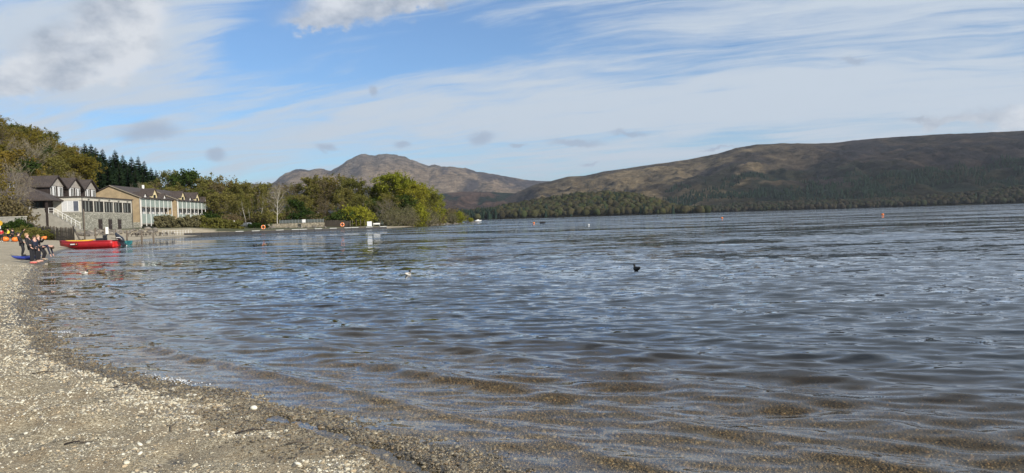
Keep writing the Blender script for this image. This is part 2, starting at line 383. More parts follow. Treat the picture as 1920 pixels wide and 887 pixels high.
th = np.radians(np.concatenate([np.arange(-110, -42, 2.5), np.arange(-42, 42, 0.22), np.arange(42, 111, 2.5)]))
rr = np.concatenate([np.geomspace(2.6, 28, 620), np.geomspace(28.2, 70, 120), np.geomspace(71, 30000, 200)])
X = (rr[:, None] * np.sin(th)[None, :]).ravel(); Y = (rr[:, None] * np.cos(th)[None, :]).ravel()
rad = np.hypot(X, Y); D = -sdist(X, Y)                        # offshore distance
step = np.repeat(np.concatenate([np.diff(rr), [1e4]]), len(th))
Z = np.zeros_like(X); rng = np.random.RandomState(3)
for i in range(64):
    lam = 0.135 * (16 ** (i / 63.0)); a = R(-90 - 11 + rng.normal(0, 13 if lam < 0.6 else 8)); k = 2 * math.pi / lam
    steep = 0.030 if lam < 0.5 else 0.030 * (0.5 / lam) ** 1.3          # slope of each wave train
    amp = steep / k * (0.6 + 0.8 * rng.rand())
    fade = 1 - sstep(lam / 5, lam / 2.6, step)
    gmod = 0.6 + 1.1 * np.clip(fbm(X / (lam * 7) + i * 3.7, Y / (lam * 4), 90 + i, 2) + 0.35, 0, 1)
    Z += fade * amp * gmod * np.sin(k * (X * math.cos(a) + Y * math.sin(a)) + rng.rand() * 6.28)
# small swell that turns parallel to the shore as it shoals
Dn = D + 0.35 * fbm(X / 2.5, Y / 2.5, 5, 2)
ph = 2 * math.pi * (Dn * 0.62 + 0.12 * X) / 0.95
env = sstep(0.2, 1.6, Dn) * (1 - sstep(9, 26, Dn)) * np.clip(0.6 + 1.5 * fbm(X / 6, Y / 3.0, 15, 2), 0, 1)
Z += (1 - sstep(30, 60, rad)) * env * 0.030 * (np.exp(1.6 * (np.cos(ph) - 1)) * 1.6 - 0.5)
Z *= 0.25 + 0.75 * sstep(0.0, 2.2, D)
Dl = D + 0.22 * fbm(X / 1.6, Y / 1.6, 25, 2)                 # lapping wavelets about to break on the shingle
for dl, hl, wl_, sd_ in ((0.75, 0.050, 0.13, 35), (1.75, 0.050, 0.17, 45), (3.0, 0.040, 0.20, 55)):
    u = (Dl - dl) / np.where(Dl < dl, wl_ * 0.6, wl_ * 1.6)
    Z += (1 - sstep(20, 45, rad)) * hl * np.exp(-u * u) * np.clip(0.7 + 1.8 * fbm(X / 4.0, Y / 4.0, sd_, 2), 0, 1)
Z = np.where(rad < 14, np.where(D < 0, Z * 0.1, Z), Z)
bedz = np.where(D > -3, np.maximum(H(X, Y), -7), 0)
dep = np.where(D > 30, 5.0, np.clip(Z - bedz, 0, 6))
wob = npmesh('water', np.stack([X, Y, Z], 1), gridfaces(len(rr), len(th)), wm, True, None, {'depth': dep, 'range': rad})
tag(wob, kind='structure')

# ------------------------------------------------------------------ hills across the loch
hm, t, out = newmat('moorland')
p = t.node('ShaderNodeBsdfPrincipled'); t.l.new(p.outputs[0], out.inputs[0]); p.inputs['Roughness'].default_value = 0.95; p.inputs['Specular IOR Level'].default_value = 0.1
pos = t.node('ShaderNodeNewGeometry').outputs['Position']
a = t.node('ShaderNodeAttribute'); a.attribute_name = 'col'
n1 = t.noise(pos, 0.006, 9, 0.68); n2 = t.noise(t.mapping(pos, (1, 1, 2.5)), 0.02, 7, 0.7)
n3 = t.noise(t.mapping(pos, (1, 0.5, 3)), 0.011, 8, 0.75, 0.6)
v = t.math('ADD', t.mapr(n1, 0.35, 0.65, 0.45, 1.4), t.math('ADD', t.mapr(n2, 0.35, 0.65, -0.3, 0.35), t.mapr(n3, 0.4, 0.6, -0.3, 0.35)))
v = t.math('MAXIMUM', v, 0.15)
sc = t.vmath('SCALE', a.outputs['Color'], v); t.l.new(sc, p.inputs['Base Color'])
b = t.node('ShaderNodeBump'); b.inputs['Strength'].default_value = 1.0; b.inputs['Distance'].default_value = 90; t.l.new(t.math('ADD', n2, n3), b.inputs['Height']); t.l.new(b.outputs[0], p.inputs['Normal'])

def hill(name, sky_pts, Dr, Df, back, relief, colf, nc=420, nf=110, power=1.15, seed=0, drop=0.0):
    px = np.linspace(sky_pts[0][0], sky_pts[-1][0], nc); py = np.interp(px, [q[0] for q in sky_pts], [q[1] for q in sky_pts])
    ux, tanel = [], []
    for a_, b_ in zip(px, py):
        d = ray(a_, b_); hl = math.hypot(d.x, d.y); ux.append((d.x / hl, d.y / hl)); tanel.append(d.z / hl)
    ux = np.array(ux); tanel = np.array(tanel)
    dr = np.array([Dr(q) if callable(Dr) else Dr for q in px], float); dfo = np.array([Df(q) if callable(Df) else Df for q in px], float)
    Hr = np.maximum(CAM.z + dr * tanel - drop, 2.0); Hr = Hr * (1 + (0.026 if name == 'mountain' else 0.006) * fbm(px / 14.0, px * 0 + seed, 280 + seed, 4, 0.6))
    tt = np.concatenate([np.linspace(0, 1, nf), np.linspace(1, 2, 14)[1:]])
    V = []; S = []
    for tv in tt:
        if tv <= 1: dist = dfo + (dr - dfo) * tv; prof = tv ** power
        else: dist = dr + back * (tv - 1); prof = 1 - (tv - 1) ** 1.3
        x = ux[:, 0] * dist; y = ux[:, 1] * dist
        sc_ = relief * 9
        rid = 1 - 2 * np.abs(fbm(x / sc_ + seed, y / (sc_ * 2.2), 200 + seed, 5, 0.55))
        n = (rid - 0.72) * 1.6 + 1.1 * fbm(x / (sc_ * 2), y / (sc_ * 2), 230 + seed, 4)
        rid2 = 1 - 2 * np.abs(fbm(x / (sc_ * 0.3) + seed, y / (sc_ * 0.55), 260 + seed, 4, 0.55)); n = n + 0.45 * (rid2 - 0.72)
        win = math.sin(math.pi * min(tv, 1)) ** 0.8 if tv < 1 else 0
        z = Hr * prof + relief * n * win * np.clip(Hr / (relief * 4), 0.1, 1) + (relief * 0.03 * n if tv > 0.02 else 0)
        if tv < 1:                                            # keep the slope under the ridge line
            z = np.minimum(z, CAM.z + dist * np.maximum((Hr / dr) * (0.62 + 0.37 * tv), 0.0005))
        z = z if tv > 0 else np.full_like(z, -3.0)
        V.append(np.stack([x, y, z], 1)); S.append(np.stack([px, np.full(nc, tv), z], 1))
    V = np.concatenate(V); S = np.concatenate(S)
    o = npmesh(name, V, gridfaces(len(tt), nc), hm, True, colf(V, S)); tag(o, kind='structure')
    return V.reshape(len(tt), nc, 3), px, tt
def mixc(a, b, f): return a + (np.asarray(b) - a) * np.clip(f, 0, 1)[:, None]
GRASS_SUNLIT, HEATH_SHADED, BRACK, CONIF, WOODC, ROCK = (0.26, 0.195, 0.11), (0.032, 0.027, 0.030), (0.060, 0.042, 0.032), (0.012, 0.022, 0.014), (0.035, 0.034, 0.017), (0.13, 0.125, 0.12)  # dark heath colour also holds the cloud shadow, grass colour the sunlight
def col_ben(V, S):
    c = np.tile(np.array((0.25, 0.18, 0.115)), (len(V), 1)); n = fbm(V[:, 0] / 420, V[:, 1] / 900, 301, 5, 0.6)
    c = mixc(c, (0.062, 0.046, 0.044), 0.38 + 3.2 * n); c = mixc(c, (0.115, 0.108, 0.105), sstep(600, 950, V[:, 2]) * 0.6)
    return c
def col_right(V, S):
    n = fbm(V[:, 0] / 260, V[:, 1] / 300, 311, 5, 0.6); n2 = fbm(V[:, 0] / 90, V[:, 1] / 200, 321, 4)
    sunlit_west = 1 - sstep(1330, 1620, S[:, 0] + 160 * n)  # blends painted sunlit slope on the left into painted cloud shadow on the right
    c = mixc(np.tile(np.array(HEATH_SHADED), (len(V), 1)), BRACK, 0.4 + 2.2 * n2)
    c = mixc(c, GRASS_SUNLIT, sunlit_west * (0.62 + 2.6 * n)); c = mixc(c, (0.09, 0.072, 0.05), sunlit_west * 0.3 + sstep(0.86, 0.98, S[:, 1]) * 0.25 + 0.5 * n2)
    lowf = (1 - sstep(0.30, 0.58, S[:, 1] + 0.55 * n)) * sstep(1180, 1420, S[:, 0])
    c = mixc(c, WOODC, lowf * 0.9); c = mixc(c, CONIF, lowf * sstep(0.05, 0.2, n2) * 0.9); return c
def col_mid(V, S):
    n = fbm(V[:, 0] / 300, V[:, 1] / 500, 331, 4, 0.6); c = np.tile(np.array(CONIF), (len(V), 1)) * 1.3
    c = mixc(c, (0.115, 0.07, 0.05), sstep(0.02, 0.16, n) * sstep(0.28, 0.45, S[:, 1])); return c
def col_wood(V, S):
    n = fbm(V[:, 0] / 60, V[:, 1] / 60, 341, 3); return mixc(np.tile(np.array((0.03, 0.026, 0.014)), (len(V), 1)), WOODC, 0.5 + n)
BEN = [(-400, 420), (330, 372), (440, 351), (455, 345), (468, 343), (482, 344), (500, 350), (515, 341), (535, 325), (550, 318), (565, 316), (578, 318), (600, 317), (622, 319), (632, 316), (650, 301), (668, 292), (684, 289),
       (698, 291), (712, 288.5), (745, 291.5), (765, 296), (790, 306), (806, 311), (816, 309), (828, 313), (850, 313), (875, 316), (910, 324), (950, 332), (1000, 338), (1040, 340), (1110, 348), (1250, 372)]
hill('mountain', BEN, 10000, 6000, 2500, 140, col_ben, nc=520, nf=130, power=1.25, seed=3)
hill('forest_hill', [(600, 392), (760, 374), (830, 363), (870, 359), (920, 360), (960, 362), (1000, 366), (1060, 371), (1110, 378), (1200, 392), (1260, 399)], 5000, 3300, 500, 22, col_mid, nc=200, nf=50, seed=5)
RIGHT = [(900, 400), (960, 365), (1000, 347), (1040, 338), (1065, 331), (1095, 330), (1130, 322), (1200, 312), (1260, 303), (1300, 297), (1345, 288), (1380, 277), (1420, 270), (1465, 268), (1510, 269), (1560, 268), (1600, 263),
         (1640, 259), (1700, 255), (1760, 251.5), (1840, 249), (1920, 245), (2100, 240), (2600, 300), (3400, 380)]
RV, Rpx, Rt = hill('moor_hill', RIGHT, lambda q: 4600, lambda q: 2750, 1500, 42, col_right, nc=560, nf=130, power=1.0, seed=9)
HV, Hpx, Ht = hill('wooded_headland', [(640, 411), (760, 408), (840, 403), (880, 397), (930, 390), (960, 383), (1000, 376), (1040, 370), (1075, 365), (1120, 362), (1160, 361), (1200, 366), (1230, 375), (1260, 384), (1290, 391), (1320, 397)],
                   2150, 1750, 200, 9, col_wood, nc=170, nf=40, power=0.8, seed=13, drop=11)
SV, Spx, St = hill('far_shore', [(1230, 396), (1300, 390), (1400, 381), (1500, 378), (1600, 376), (1700, 370), (1800, 362), (1850, 357), (1920, 349), (2100, 337), (2600, 350), (3200, 375)],
                   2720, 2480, 160, 6, col_wood, nc=260, nf=30, power=0.8, seed=17, drop=10)

# far woods: too far to count, each one mass of small crowns
vm, t, out = newmat('far_foliage')
p = t.node('ShaderNodeBsdfPrincipled'); t.l.new(p.outputs[0], out.inputs[0]); p.inputs['Roughness'].default_value = 0.95; p.inputs['Specular IOR Level'].default_value = 0.05
a = t.node('ShaderNodeAttribute'); a.attribute_name = 'col'
n = t.noise(t.node('ShaderNodeNewGeometry').outputs['Position'], 0.35, 5, 0.7)
t.l.new(t.vmath('SCALE', a.outputs['Color'], t.mapr(n, 0.3, 0.7, 0.45, 1.5)), p.inputs['Base Color'])
def ico(sub):
    bm = bmesh.new(); bmesh.ops.create_icosphere(bm, subdivisions=sub, radius=1); bm.verts.ensure_lookup_table()
    V = np.array([q.co for q in bm.verts]); Fc = np.array([[q.index for q in f.verts] for f in bm.faces]); bm.free(); return V, Fc
IV, IF = ico(2)
CV = np.array([(math.cos(a) * r, math.sin(a) * r, z) for z, r in ((0.0, 1), (0.42, 0.62), (0.38, 0.78), (0.8, 0.28)) for a in np.linspace(0, 6.283, 7)[:-1]] + [(0, 0, 1.05)])
CF = [(6 * k + j, 6 * k + (j + 1) % 6, 6 * k + 6 + (j + 1) % 6) for k in (0, 2) for j in range(6)] + [(6 * k + j, 6 * k + 6 + (j + 1) % 6, 6 * k + 6 + j) for k in (0, 2) for j in range(6)] + [(18 + j, 18 + (j + 1) % 6, 24) for j in range(6)]
CF = np.array(CF)
def far_wood(name, label, grid, px, tt, n, trange, prange, size, palette, conifer=0.0, seed=0, keep=None):
    rng = np.random.RandomState(seed); Vs, Fs, Cs = [], [], []; base = 0
    nf = len(tt)
    for _ in range(n):
        tv = trange[0] + (trange[1] - trange[0]) * rng.rand(); q = prange[0] + (prange[1] - prange[0]) * rng.rand()
        i = np.searchsorted(tt, tv); i = min(i, nf - 1); j = min(np.searchsorted(px, q), len(px) - 1)
        P = grid[i, j].copy(); P[0] += rng.normal(0, 4); P[1] += rng.normal(0, 4)
        if keep is not None and not keep(P, q, tv): continue
        s = size * (0.65 + 0.75 * rng.rand()); con = rng.rand() < (conifer(P, q, tv) if callable(conifer) else conifer)
        c = np.array(palette[rng.randint(len(palette))]) * (0.5 + 0.35 * rng.rand())
        if con:
            v = CV * np.array((s * 0.42, s * 0.42, s * 2.0)); f = CF; c = np.array(CONIF) * (0.8 + 0.7 * rng.rand())
        else:
            k = 1 + 0.5 * vnoise(IV[:, 0] * 2 + rng.rand() * 50, IV[:, 1] * 2 + IV[:, 2] * 2.3 + rng.rand() * 50, 5) + 0.25 * vnoise(IV[:, 0] * 5 + rng.rand() * 50, IV[:, 2] * 5 + IV[:, 1] * 3, 6)
            v = IV * k[:, None] * np.array((s * 0.75, s * 0.75, s * 0.8)) + np.array((0, 0, s * 0.7)); f = IF
        Vs.append(v + P - np.array((0, 0, 0.5))); Fs.append(f + base); base += len(v); Cs.append(np.tile(c, (len(v), 1)))
    o = npmesh(name, np.concatenate(Vs), np.concatenate(Fs), vm, False, np.concatenate(Cs)); tag(o, label, 'wood', None, 'stuff')
OLIVE = [(0.060, 0.058, 0.024), (0.068, 0.066, 0.026), (0.045, 0.054, 0.02), (0.066, 0.058, 0.03), (0.05, 0.044, 0.024)]
BROWN = [(0.045, 0.038, 0.026), (0.05, 0.044, 0.028), (0.04, 0.040, 0.024), (0.036, 0.042, 0.022)]
far_wood('woodland', 'olive spring woodland covering the low headland across the loch', HV, Hpx, Ht, 4200, (0.02, 1.05), (660, 1320), 9.5, OLIVE, lambda P, q, tv: 0.75 if q < 930 and tv < 0.6 else 0.07, 1)
far_wood('woodland', 'brown leafless woodland strip along the far right shore', SV, Spx, St, 4200, (0.02, 1.1), (1235, 2150), 8.5, BROWN, 0.04, 2)
def keepc(P, q, tv):
    n = float(fbm(np.array([P[0] / 260]), np.array([P[1] / 200]), 401, 3)[0]); return n > 0.02 and tv < 0.42 + 0.2 * n
far_wood('conifer_plantation', 'dark conifer plantation patches low on the moorland hillside', RV, Rpx, Rt, 9000, (0.02, 0.45), (1240, 2150), 7.5, OLIVE, 1.0, 3, keepc)

# ------------------------------------------------------------------ trees and shrubs
def leafmat(name, c, c2, trans=0.3, rnd=0.25):
    m, t, out = newmat(name)
    oi = t.node('ShaderNodeObjectInfo'); geo = t.node('ShaderNodeNewGeometry')
    n = t.noise(geo.outputs['Position'], 0.55, 4, 0.7); n2 = t.noise(geo.outputs['Position'], 6, 2)
    cc = t.mix(t.mapr(t.math('ADD', t.math('MULTIPLY', n, 0.6), t.math('MULTIPLY', n2, 0.4)), 0.36, 0.64), c, c2)
    hs = t.node('ShaderNodeHueSaturation'); t.l.new(cc, hs.inputs['Color']); t.put(hs.inputs['Value'], t.mapr(oi.outputs['Random'], 0, 1, 1 - rnd, 1 + rnd))
    t.put(hs.inputs['Hue'], t.mapr(oi.outputs['Random'], 0, 1, 0.515, 0.485))
    d = t.node('ShaderNodeBsdfDiffuse'); tl = t.node('ShaderNodeBsdfTranslucent'); t.l.new(hs.outputs[0], d.inputs[0]); t.l.new(hs.outputs[0], tl.inputs[0])
    ms = t.node('ShaderNodeMixShader'); ms.inputs[0].default_value = trans; t.l.new(d.outputs[0], ms.inputs[1]); t.l.new(tl.outputs[0], ms.inputs[2]); t.l.new(ms.outputs[0], out.inputs[0]); return m
L_olive = leafmat('leaf_olive', (0.095, 0.092, 0.024), (0.20, 0.19, 0.05))
L_gold = leafmat('leaf_gold', (0.1, 0.0825, 0.0175), (0.2063, 0.1625, 0.03))
L_brown = leafmat('leaf_brown', (0.095, 0.075, 0.036), (0.185, 0.150, 0.075))
L_bright = leafmat('leaf_bright', (0.135, 0.145, 0.016), (0.32, 0.31, 0.038), 0.35, 0.12)
L_mid = leafmat('leaf_mid_green', (0.0455, 0.0715, 0.0182), (0.1105, 0.143, 0.0325))
L_pale = leafmat('leaf_pale_willow', (0.114, 0.1056, 0.054), (0.186, 0.174, 0.09))
L_dark = leafmat('leaf_conifer', (0.012, 0.024, 0.012), (0.0288, 0.048, 0.0216), 0.1)
L_ever = leafmat('leaf_evergreen', (0.020, 0.036, 0.010), (0.055, 0.085, 0.018), 0.2)
B_brown = mat('bark_brown', (0.085, 0.065, 0.048), 0.95, 0.4, 3); B_grey = mat('bark_grey', (0.21, 0.185, 0.15), 0.95, 0.35, 3)
B_pale = mat('bark_pale', (0.46, 0.43, 0.37), 0.9, 0.3, 3); B_dark = mat('bark_dark', (0.05, 0.04, 0.032), 0.95, 0.3, 3)
TW = mat('twig_brown', (0.115, 0.085, 0.058), 0.95, 0.3, 2); TWP = mat('twig_pale', (0.26, 0.225, 0.165), 0.95, 0.3, 2)

def leaves(mb, pts, n, jit, size, rng, flat=0.0):
    pts = np.array(pts); idx = rng.randint(0, len(pts), n)
    c = pts[idx] + rng.normal(0, 1, (n, 3)) * jit
    u = rng.normal(0, 1, (n, 3)); u /= np.linalg.norm(u, axis=1)[:, None]; q = rng.normal(0, 1, (n, 3)); q[:, 2] *= 1 - flat
    v = np.cross(u, q); v /= np.linalg.norm(v, axis=1)[:, None] + 1e-9
    s = size * (0.6 + 0.8 * rng.rand(n))[:, None]
    for a, b_, cc, ss in zip(u, v, c, s):
        a = a * ss; b_ = b_ * ss * 0.6
        mb.add([cc - a, cc - b_, cc + a, cc + b_], [(0, 1, 2, 3)])
def grow(seed, h, spread, r0, start=0.28, nl=15, nsub=5, ntw=4, rise=0.9, shape='round', lean=0.03, fork=False):
    """trunk with limbs, twigs and the points that carry leaves"""
    rng = np.random.RandomState(seed); wood = MB(); twig = MB(); tips = []
    p = np.zeros(3); path = [p.copy()]; d = np.array((rng.normal(0, lean), rng.normal(0, lean), 1.0)); K = 9
    for i in range(K):
        d = d + np.array((rng.normal(0, 0.06), rng.normal(0, 0.06), 0)); p = p + d / np.linalg.norm(d) * h * 0.96 / K; path.append(p.copy())
    rad = [r0 * (1 - 0.9 * (i / K) ** 0.8) * (1.35 if i == 0 else 1) for i in range(K + 1)]
    wood.tube(path, rad, 7)
    path = np.array(path)
    for i in range(nl):
        t = start + (1 - start) * ((i + rng.rand() * 0.8) / nl) ** 0.9; t = min(t, 0.97)
        k = t * K; b = path[int(k)] + (path[min(int(k) + 1, K)] - path[int(k)]) * (k - int(k))
        if shape == 'round': L = spread * (math.sin(math.pi * min(1, (t - start * 0.7) / (1.06 - start * 0.7))) ** 0.6 * 0.95 + 0.12)
        elif shape == 'column': L = spread * (0.55 + 0.5 * rng.rand()) * (1.1 - t * 0.65)
        else: L = spread * (1.05 - t * 0.8)
        a = i * 2.4 + rng.rand() * 0.9; up = rise * (0.35 + 0.9 * t) + rng.normal(0, 0.12)
        dd = np.array((math.cos(a), math.sin(a), up)); dd /= np.linalg.norm(dd)
        L *= 0.8 + 0.4 * rng.rand(); q = b.copy(); lp = [q.copy()]
        for s in range(4):
            dd = dd + np.array((rng.normal(0, 0.13), rng.normal(0, 0.13), 0.06)); dd /= np.linalg.norm(dd); q = q + dd * L / 4; lp.append(q.copy())
        lr = max(r0 * 0.42 * (1 - t * 0.75), 0.03)
        wood.tube(lp, [lr, lr * 0.75, lr * 0.55, lr * 0.38, lr * 0.2], 5, False)
        lp = np.array(lp)
        for s in range(nsub):
            f = 0.25 + 0.75 * (s + rng.rand()) / nsub; k = f * 4; b2 = lp[min(int(k), 3)] + (lp[min(int(k) + 1, 4)] - lp[min(int(k), 3)]) * (k - int(k))
            d2 = dd + rng.normal(0, 0.62, 3) + np.array((0, 0, 0.15)); d2 /= np.linalg.norm(d2); L2 = L * (0.28 + 0.25 * rng.rand())
            m_ = b2 + d2 * L2 * 0.5 + rng.normal(0, 0.06 * L2, 3); e = b2 + d2 * L2
            twig.tube([b2, m_, e], [lr * 0.36, lr * 0.25, lr * 0.12], 4, False); tips += [m_, e]
            for w_ in range(ntw):
                f2 = 0.35 + 0.65 * rng.rand(); b3 = b2 + (e - b2) * f2; d3 = d2 + rng.normal(0, 0.7, 3); d3 /= np.linalg.norm(d3)
                e3 = b3 + d3 * L2 * (0.3 + 0.35 * rng.rand()); twig.tube([b3, e3], [max(lr * 0.15, 0.016), 0.010], 3, False); tips += [e3, (b3 + e3) / 2]
    return wood, twig, tips, rng
def tree(name, seed, h, spread, r0, leafm, nleaf, lsize, jit, barkm, twigm, label, **kw):
    wood, twig, tips, rng = grow(seed, h, spread, r0, **kw)
    root = empty(name, (0, 0, -500), 0, label, 'tree')
    wood.build('trunk', barkm, root, True)
    crown = MB(); crown.cur = 0; crown.add(twig.v, twig.f); crown.cur = 1
    if nleaf: leaves(crown, tips, nleaf, jit, lsize, rng)
    crown.build('crown', [twigm, leafm], root); root['h'] = float(np.percentile([q[2] for q in crown.v], 99.3))
    return root
def spruce(seed, h, spread, r0):
    rng = np.random.RandomState(seed); root = empty('spruce_tree', (0, 0, -500)); wood = MB(); wood.tube([(0, 0, 0), (0.05, 0, h * 0.5), (0, 0, h)], [r0, r0 * 0.6, 0.03], 7); wood.build('trunk', B_dark, root, True)
    cr = MB(); z = h * 0.07
    while z < h * 0.985:
        f = z / h; L = spread * (1 - f) ** 0.85 * (0.75 + 0.45 * rng.rand()) + 0.12; n = 8
        for i in range(n):
            a = 6.283 * i / n + rng.rand() * 0.8; l = L * (0.65 + 0.5 * rng.rand()); dr = -0.30 * (1 - f) + 0.25 * f + rng.normal(0, 0.08)
            o = np.array((0, 0, z)); dd = np.array((math.cos(a), math.sin(a), dr)); s = np.array((-math.sin(a), math.cos(a), 0))
            for k in range(3):
                c0 = o + dd * l * (k * 0.3 + 0.05); c1 = o + dd * l * (k * 0.3 + 0.45); wd = l * (0.26 - 0.05 * k)
                hang = np.array((0, 0, -0.22 * l * (0.6 + rng.rand()) - 0.1))
                cr.add([c0, c1 + s * wd + hang * 0.6, c1 + dd * l * 0.12, c1 - s * wd + hang * 0.6], [(0, 1, 2), (0, 2, 3)])
                cr.add([c0, c1, c1 + hang, c0 + hang * 0.8], [(0, 1, 2, 3)])
        z += h * 0.021 * (0.8 + 0.5 * rng.rand())
    cr.build('crown', L_dark, root); root['h'] = h; tag(root, 'x', 'tree'); return root
def bush(name, seed, rx, ry, h, leafm, nleaf, lsize, twigm, nst=40):
    rng = np.random.RandomState(seed); root = empty(name, (0, 0, -500)); st = MB(); cr = MB(); tips = []
    for i in range(nst):
        a = rng.rand() * 6.283; q = math.sqrt(rng.rand()); el = math.sqrt(max(0, 1 - (q * 0.97) ** 2)); k = 0.8 + 0.3 * rng.rand()
        e = np.array((math.cos(a) * q * rx * k, math.sin(a) * q * ry * k, h * (0.18 + 0.82 * el) * k)); b = np.array((math.cos(a) * rx * 0.2 * q, math.sin(a) * ry * 0.2 * q, 0)); m_ = b * 0.5 + e * 0.5 + rng.normal(0, 0.1 * rx, 3)
        st.tube([b, m_, e], [0.05, 0.035, 0.012], 4, False)
        for s in range(6):
            f = 0.1 + 0.9 * rng.rand(); p0 = b + (e - b) * f; e2 = p0 + rng.normal(0, 0.2 * h, 3) * np.array((1, 1, 0.6)); e2[2] = abs(e2[2]); cr.cur = 0
            cr.tube([p0, e2], [0.018, 0.008], 3, False); tips += [p0, e2, e]
    st.build('stem', twigm, root); cr.cur = 1; leaves(cr, tips, nleaf, 0.11 * min(rx, h), lsize, rng)
    cr.v = [(a, b, max(c, 0.02)) for a, b, c in cr.v]
    cr.build('foliage', [twigm, leafm], root); root['h'] = float(np.percentile([q[2] for q in cr.v], 99.0)); tag(root, 'x', 'bush'); return root
PRO = {
 'olive1': tree('woodland_tree', 1, 16, 4.6, 0.26, L_olive, 3400, 0.24, 0.34, B_brown, TW, 'x'),
 'olive2': tree('woodland_tree', 2, 15, 4.2, 0.24, L_olive, 2500, 0.22, 0.36, B_grey, TW, 'x', start=0.2),
 'gold1': tree('woodland_tree', 3, 13, 5.2, 0.28, L_gold, 4200, 0.26, 0.36, B_brown, TW, 'x', start=0.2),
 'gold2': tree('woodland_tree', 4, 12, 4.8, 0.26, L_gold, 2600, 0.22, 0.34, B_grey, TWP, 'x', start=0.22),
 'brown1': tree('woodland_tree', 5, 15, 4.0, 0.22, L_brown, 1500, 0.18, 0.30, B_brown, TW, 'x', start=0.22, nl=18),
 'brown2': tree('woodland_tree', 6, 17, 3.6, 0.24, L_brown, 1100, 0.17, 0.30, B_dark, TW, 'x', start=0.3, nl=20, shape='column'),
 'bare1': tree('bare_tree', 7, 15, 4.8, 0.27, L_pale, 700, 0.13, 0.25, B_pale, TWP, 'x', start=0.3, nl=20, nsub=6, ntw=6, rise=1.1, fork=True),
 'bare2': tree('bare_tree', 8, 12, 5.2, 0.24, L_brown, 900, 0.14, 0.25, B_grey, TWP, 'x', start=0.2, nl=22, nsub=7, ntw=7, rise=0.8),
 'birch1': tree('birch_tree', 9, 15, 2.6, 0.15, L_olive, 1500, 0.17, 0.28, B_pale, TW, 'x', start=0.42, nl=16, shape='column', lean=0.07),
 'green1': tree('broadleaf_tree', 10, 18, 5.6, 0.36, L_bright, 7200, 0.27, 0.42, B_grey, TW, 'x', start=0.14, nl=24, nsub=6),
 'green2': tree('broadleaf_tree', 11, 16, 5.0, 0.32, L_bright, 5200, 0.25, 0.40, B_brown, TW, 'x', start=0.10, nl=22, nsub=6),
 'mid1': tree('broadleaf_tree', 12, 14, 5.0, 0.30, L_mid, 5200, 0.26, 0.40, B_brown, TW, 'x', start=0.12, nl=20),
 'ivy': tree('broadleaf_tree', 13, 13, 3.8, 0.3, L_ever, 5200, 0.26, 0.40, B_brown, TW, 'x', start=0.06, nl=20),
 'spruce1': spruce(20, 20, 4.0, 0.28), 'spruce2': spruce(21, 18, 3.4, 0.25), 'spruce3': spruce(22, 19, 3.7, 0.26),
 'willow': bush('willow_bush', 30, 3.4, 3.4, 4.2, L_pale, 2600, 0.16, TWP, 60), 'willow2': bush('willow_bush', 31, 4.0, 3.6, 5.6, L_pale, 3000, 0.17, TWP, 70),
 'gbush': bush('green_bush', 32, 3.6, 3.4, 5.0, L_bright, 4800, 0.22, TW, 60), 'dbush': bush('evergreen_shrub', 33, 3.0, 3.0, 3.2, L_ever, 4200, 0.2, TW, 50),
 'obush': bush('scrub_bush', 34, 2.6, 2.6, 2.6, L_olive, 2400, 0.16, TW, 46), 'brush': bush('scrub_bush', 35, 3.4, 3.0, 3.6, L_brown, 2600, 0.17, TW, 60),
}
USED = set()
def plant(kind, pos, h, label, group=None, cat=None, wide=1.0, rz=None, name=None):
    src = PRO[kind]; s = h / src['h']
    o = src if kind not in USED else copy_tree(src)
    USED.add(kind)
    o.location = pos; o.rotation_euler = (0, 0, random.random() * 6.28 if rz is None else rz); o.scale = (s * wide, s * wide, s)
    o['label'] = label
    if cat: o['category'] = cat
    if group: o['group'] = group
    elif 'group' in o: del o['group']
    return o
def hpx(px, py, Y, z0):      # height of a thing whose top shows at (px, py) when it stands at distance Y on ground z0
    return at(px, py, Y).z - z0
# wooded slope behind the hotel
rng = random.Random(5)
LBL = {'gold1': 'golden olive spring tree in the wood on the slope behind the hotel', 'gold2': 'thin golden tree with pale twigs on the slope behind the hotel', 'olive1': 'dull olive tree in the wood on the slope behind the hotel',
       'brown1': 'brown budding tree in the wood on the slope behind the hotel', 'bare2': 'leafless pale grey tree on the slope behind the hotel', 'olive2': 'thin olive tree on the slope behind the hotel', 'ivy': 'dark evergreen tree on the slope behind the hotel'}
for row, (Y0, n) in enumerate(((330, 15), (300, 15), (272, 14), (246, 14), (222, 12), (200, 10), (182, 8))):
    for i in range(n):
        px = -60 + 235 * (i + 0.5 * (row % 2) + rng.uniform(-0.25, 0.25)) / n; Y = Y0 + rng.uniform(-9, 9)
        P = gp(px, Y)
        if Y < 215 and P.x > -121: continue
        k = rng.choices(['gold1', 'gold2', 'olive1', 'brown1', 'bare2', 'olive2', 'ivy'], [6, 3, 4, 2, 2 if row > 2 else 0.5, 2, 1.3])[0]
        plant(k, P - Vector((0, 0, 0.3)), rng.uniform(11, 15.5), LBL[k], 'trees on the slope behind the hotel', wide=rng.uniform(1.1, 1.4))
# spruces
for i, (px, py, Y) in enumerate([(166, 266, 285), (178, 267, 292), (186, 274, 280), (199, 277, 288), (222, 278, 284), (212, 290, 276), (236, 288, 290), (252, 291, 288), (265, 290, 296), (276, 299, 292), (288, 311, 298), (297, 316, 304), (174, 296, 268), (192, 303, 262), (206, 300, 264), (228, 306, 266), (244, 312, 268), (158, 290, 275), (258, 318, 275), (272, 322, 280)]):
    P = gp(px, Y); plant(['spruce1', 'spruce2', 'spruce3'][i % 3], P - Vector((0, 0, 0.3)), max(hpx(px, py, Y, P.z), 9), 'tall dark spruce in the stand on the hillside behind the hotel', 'spruces behind the hotel', wide=rng.uniform(1.25, 1.6))
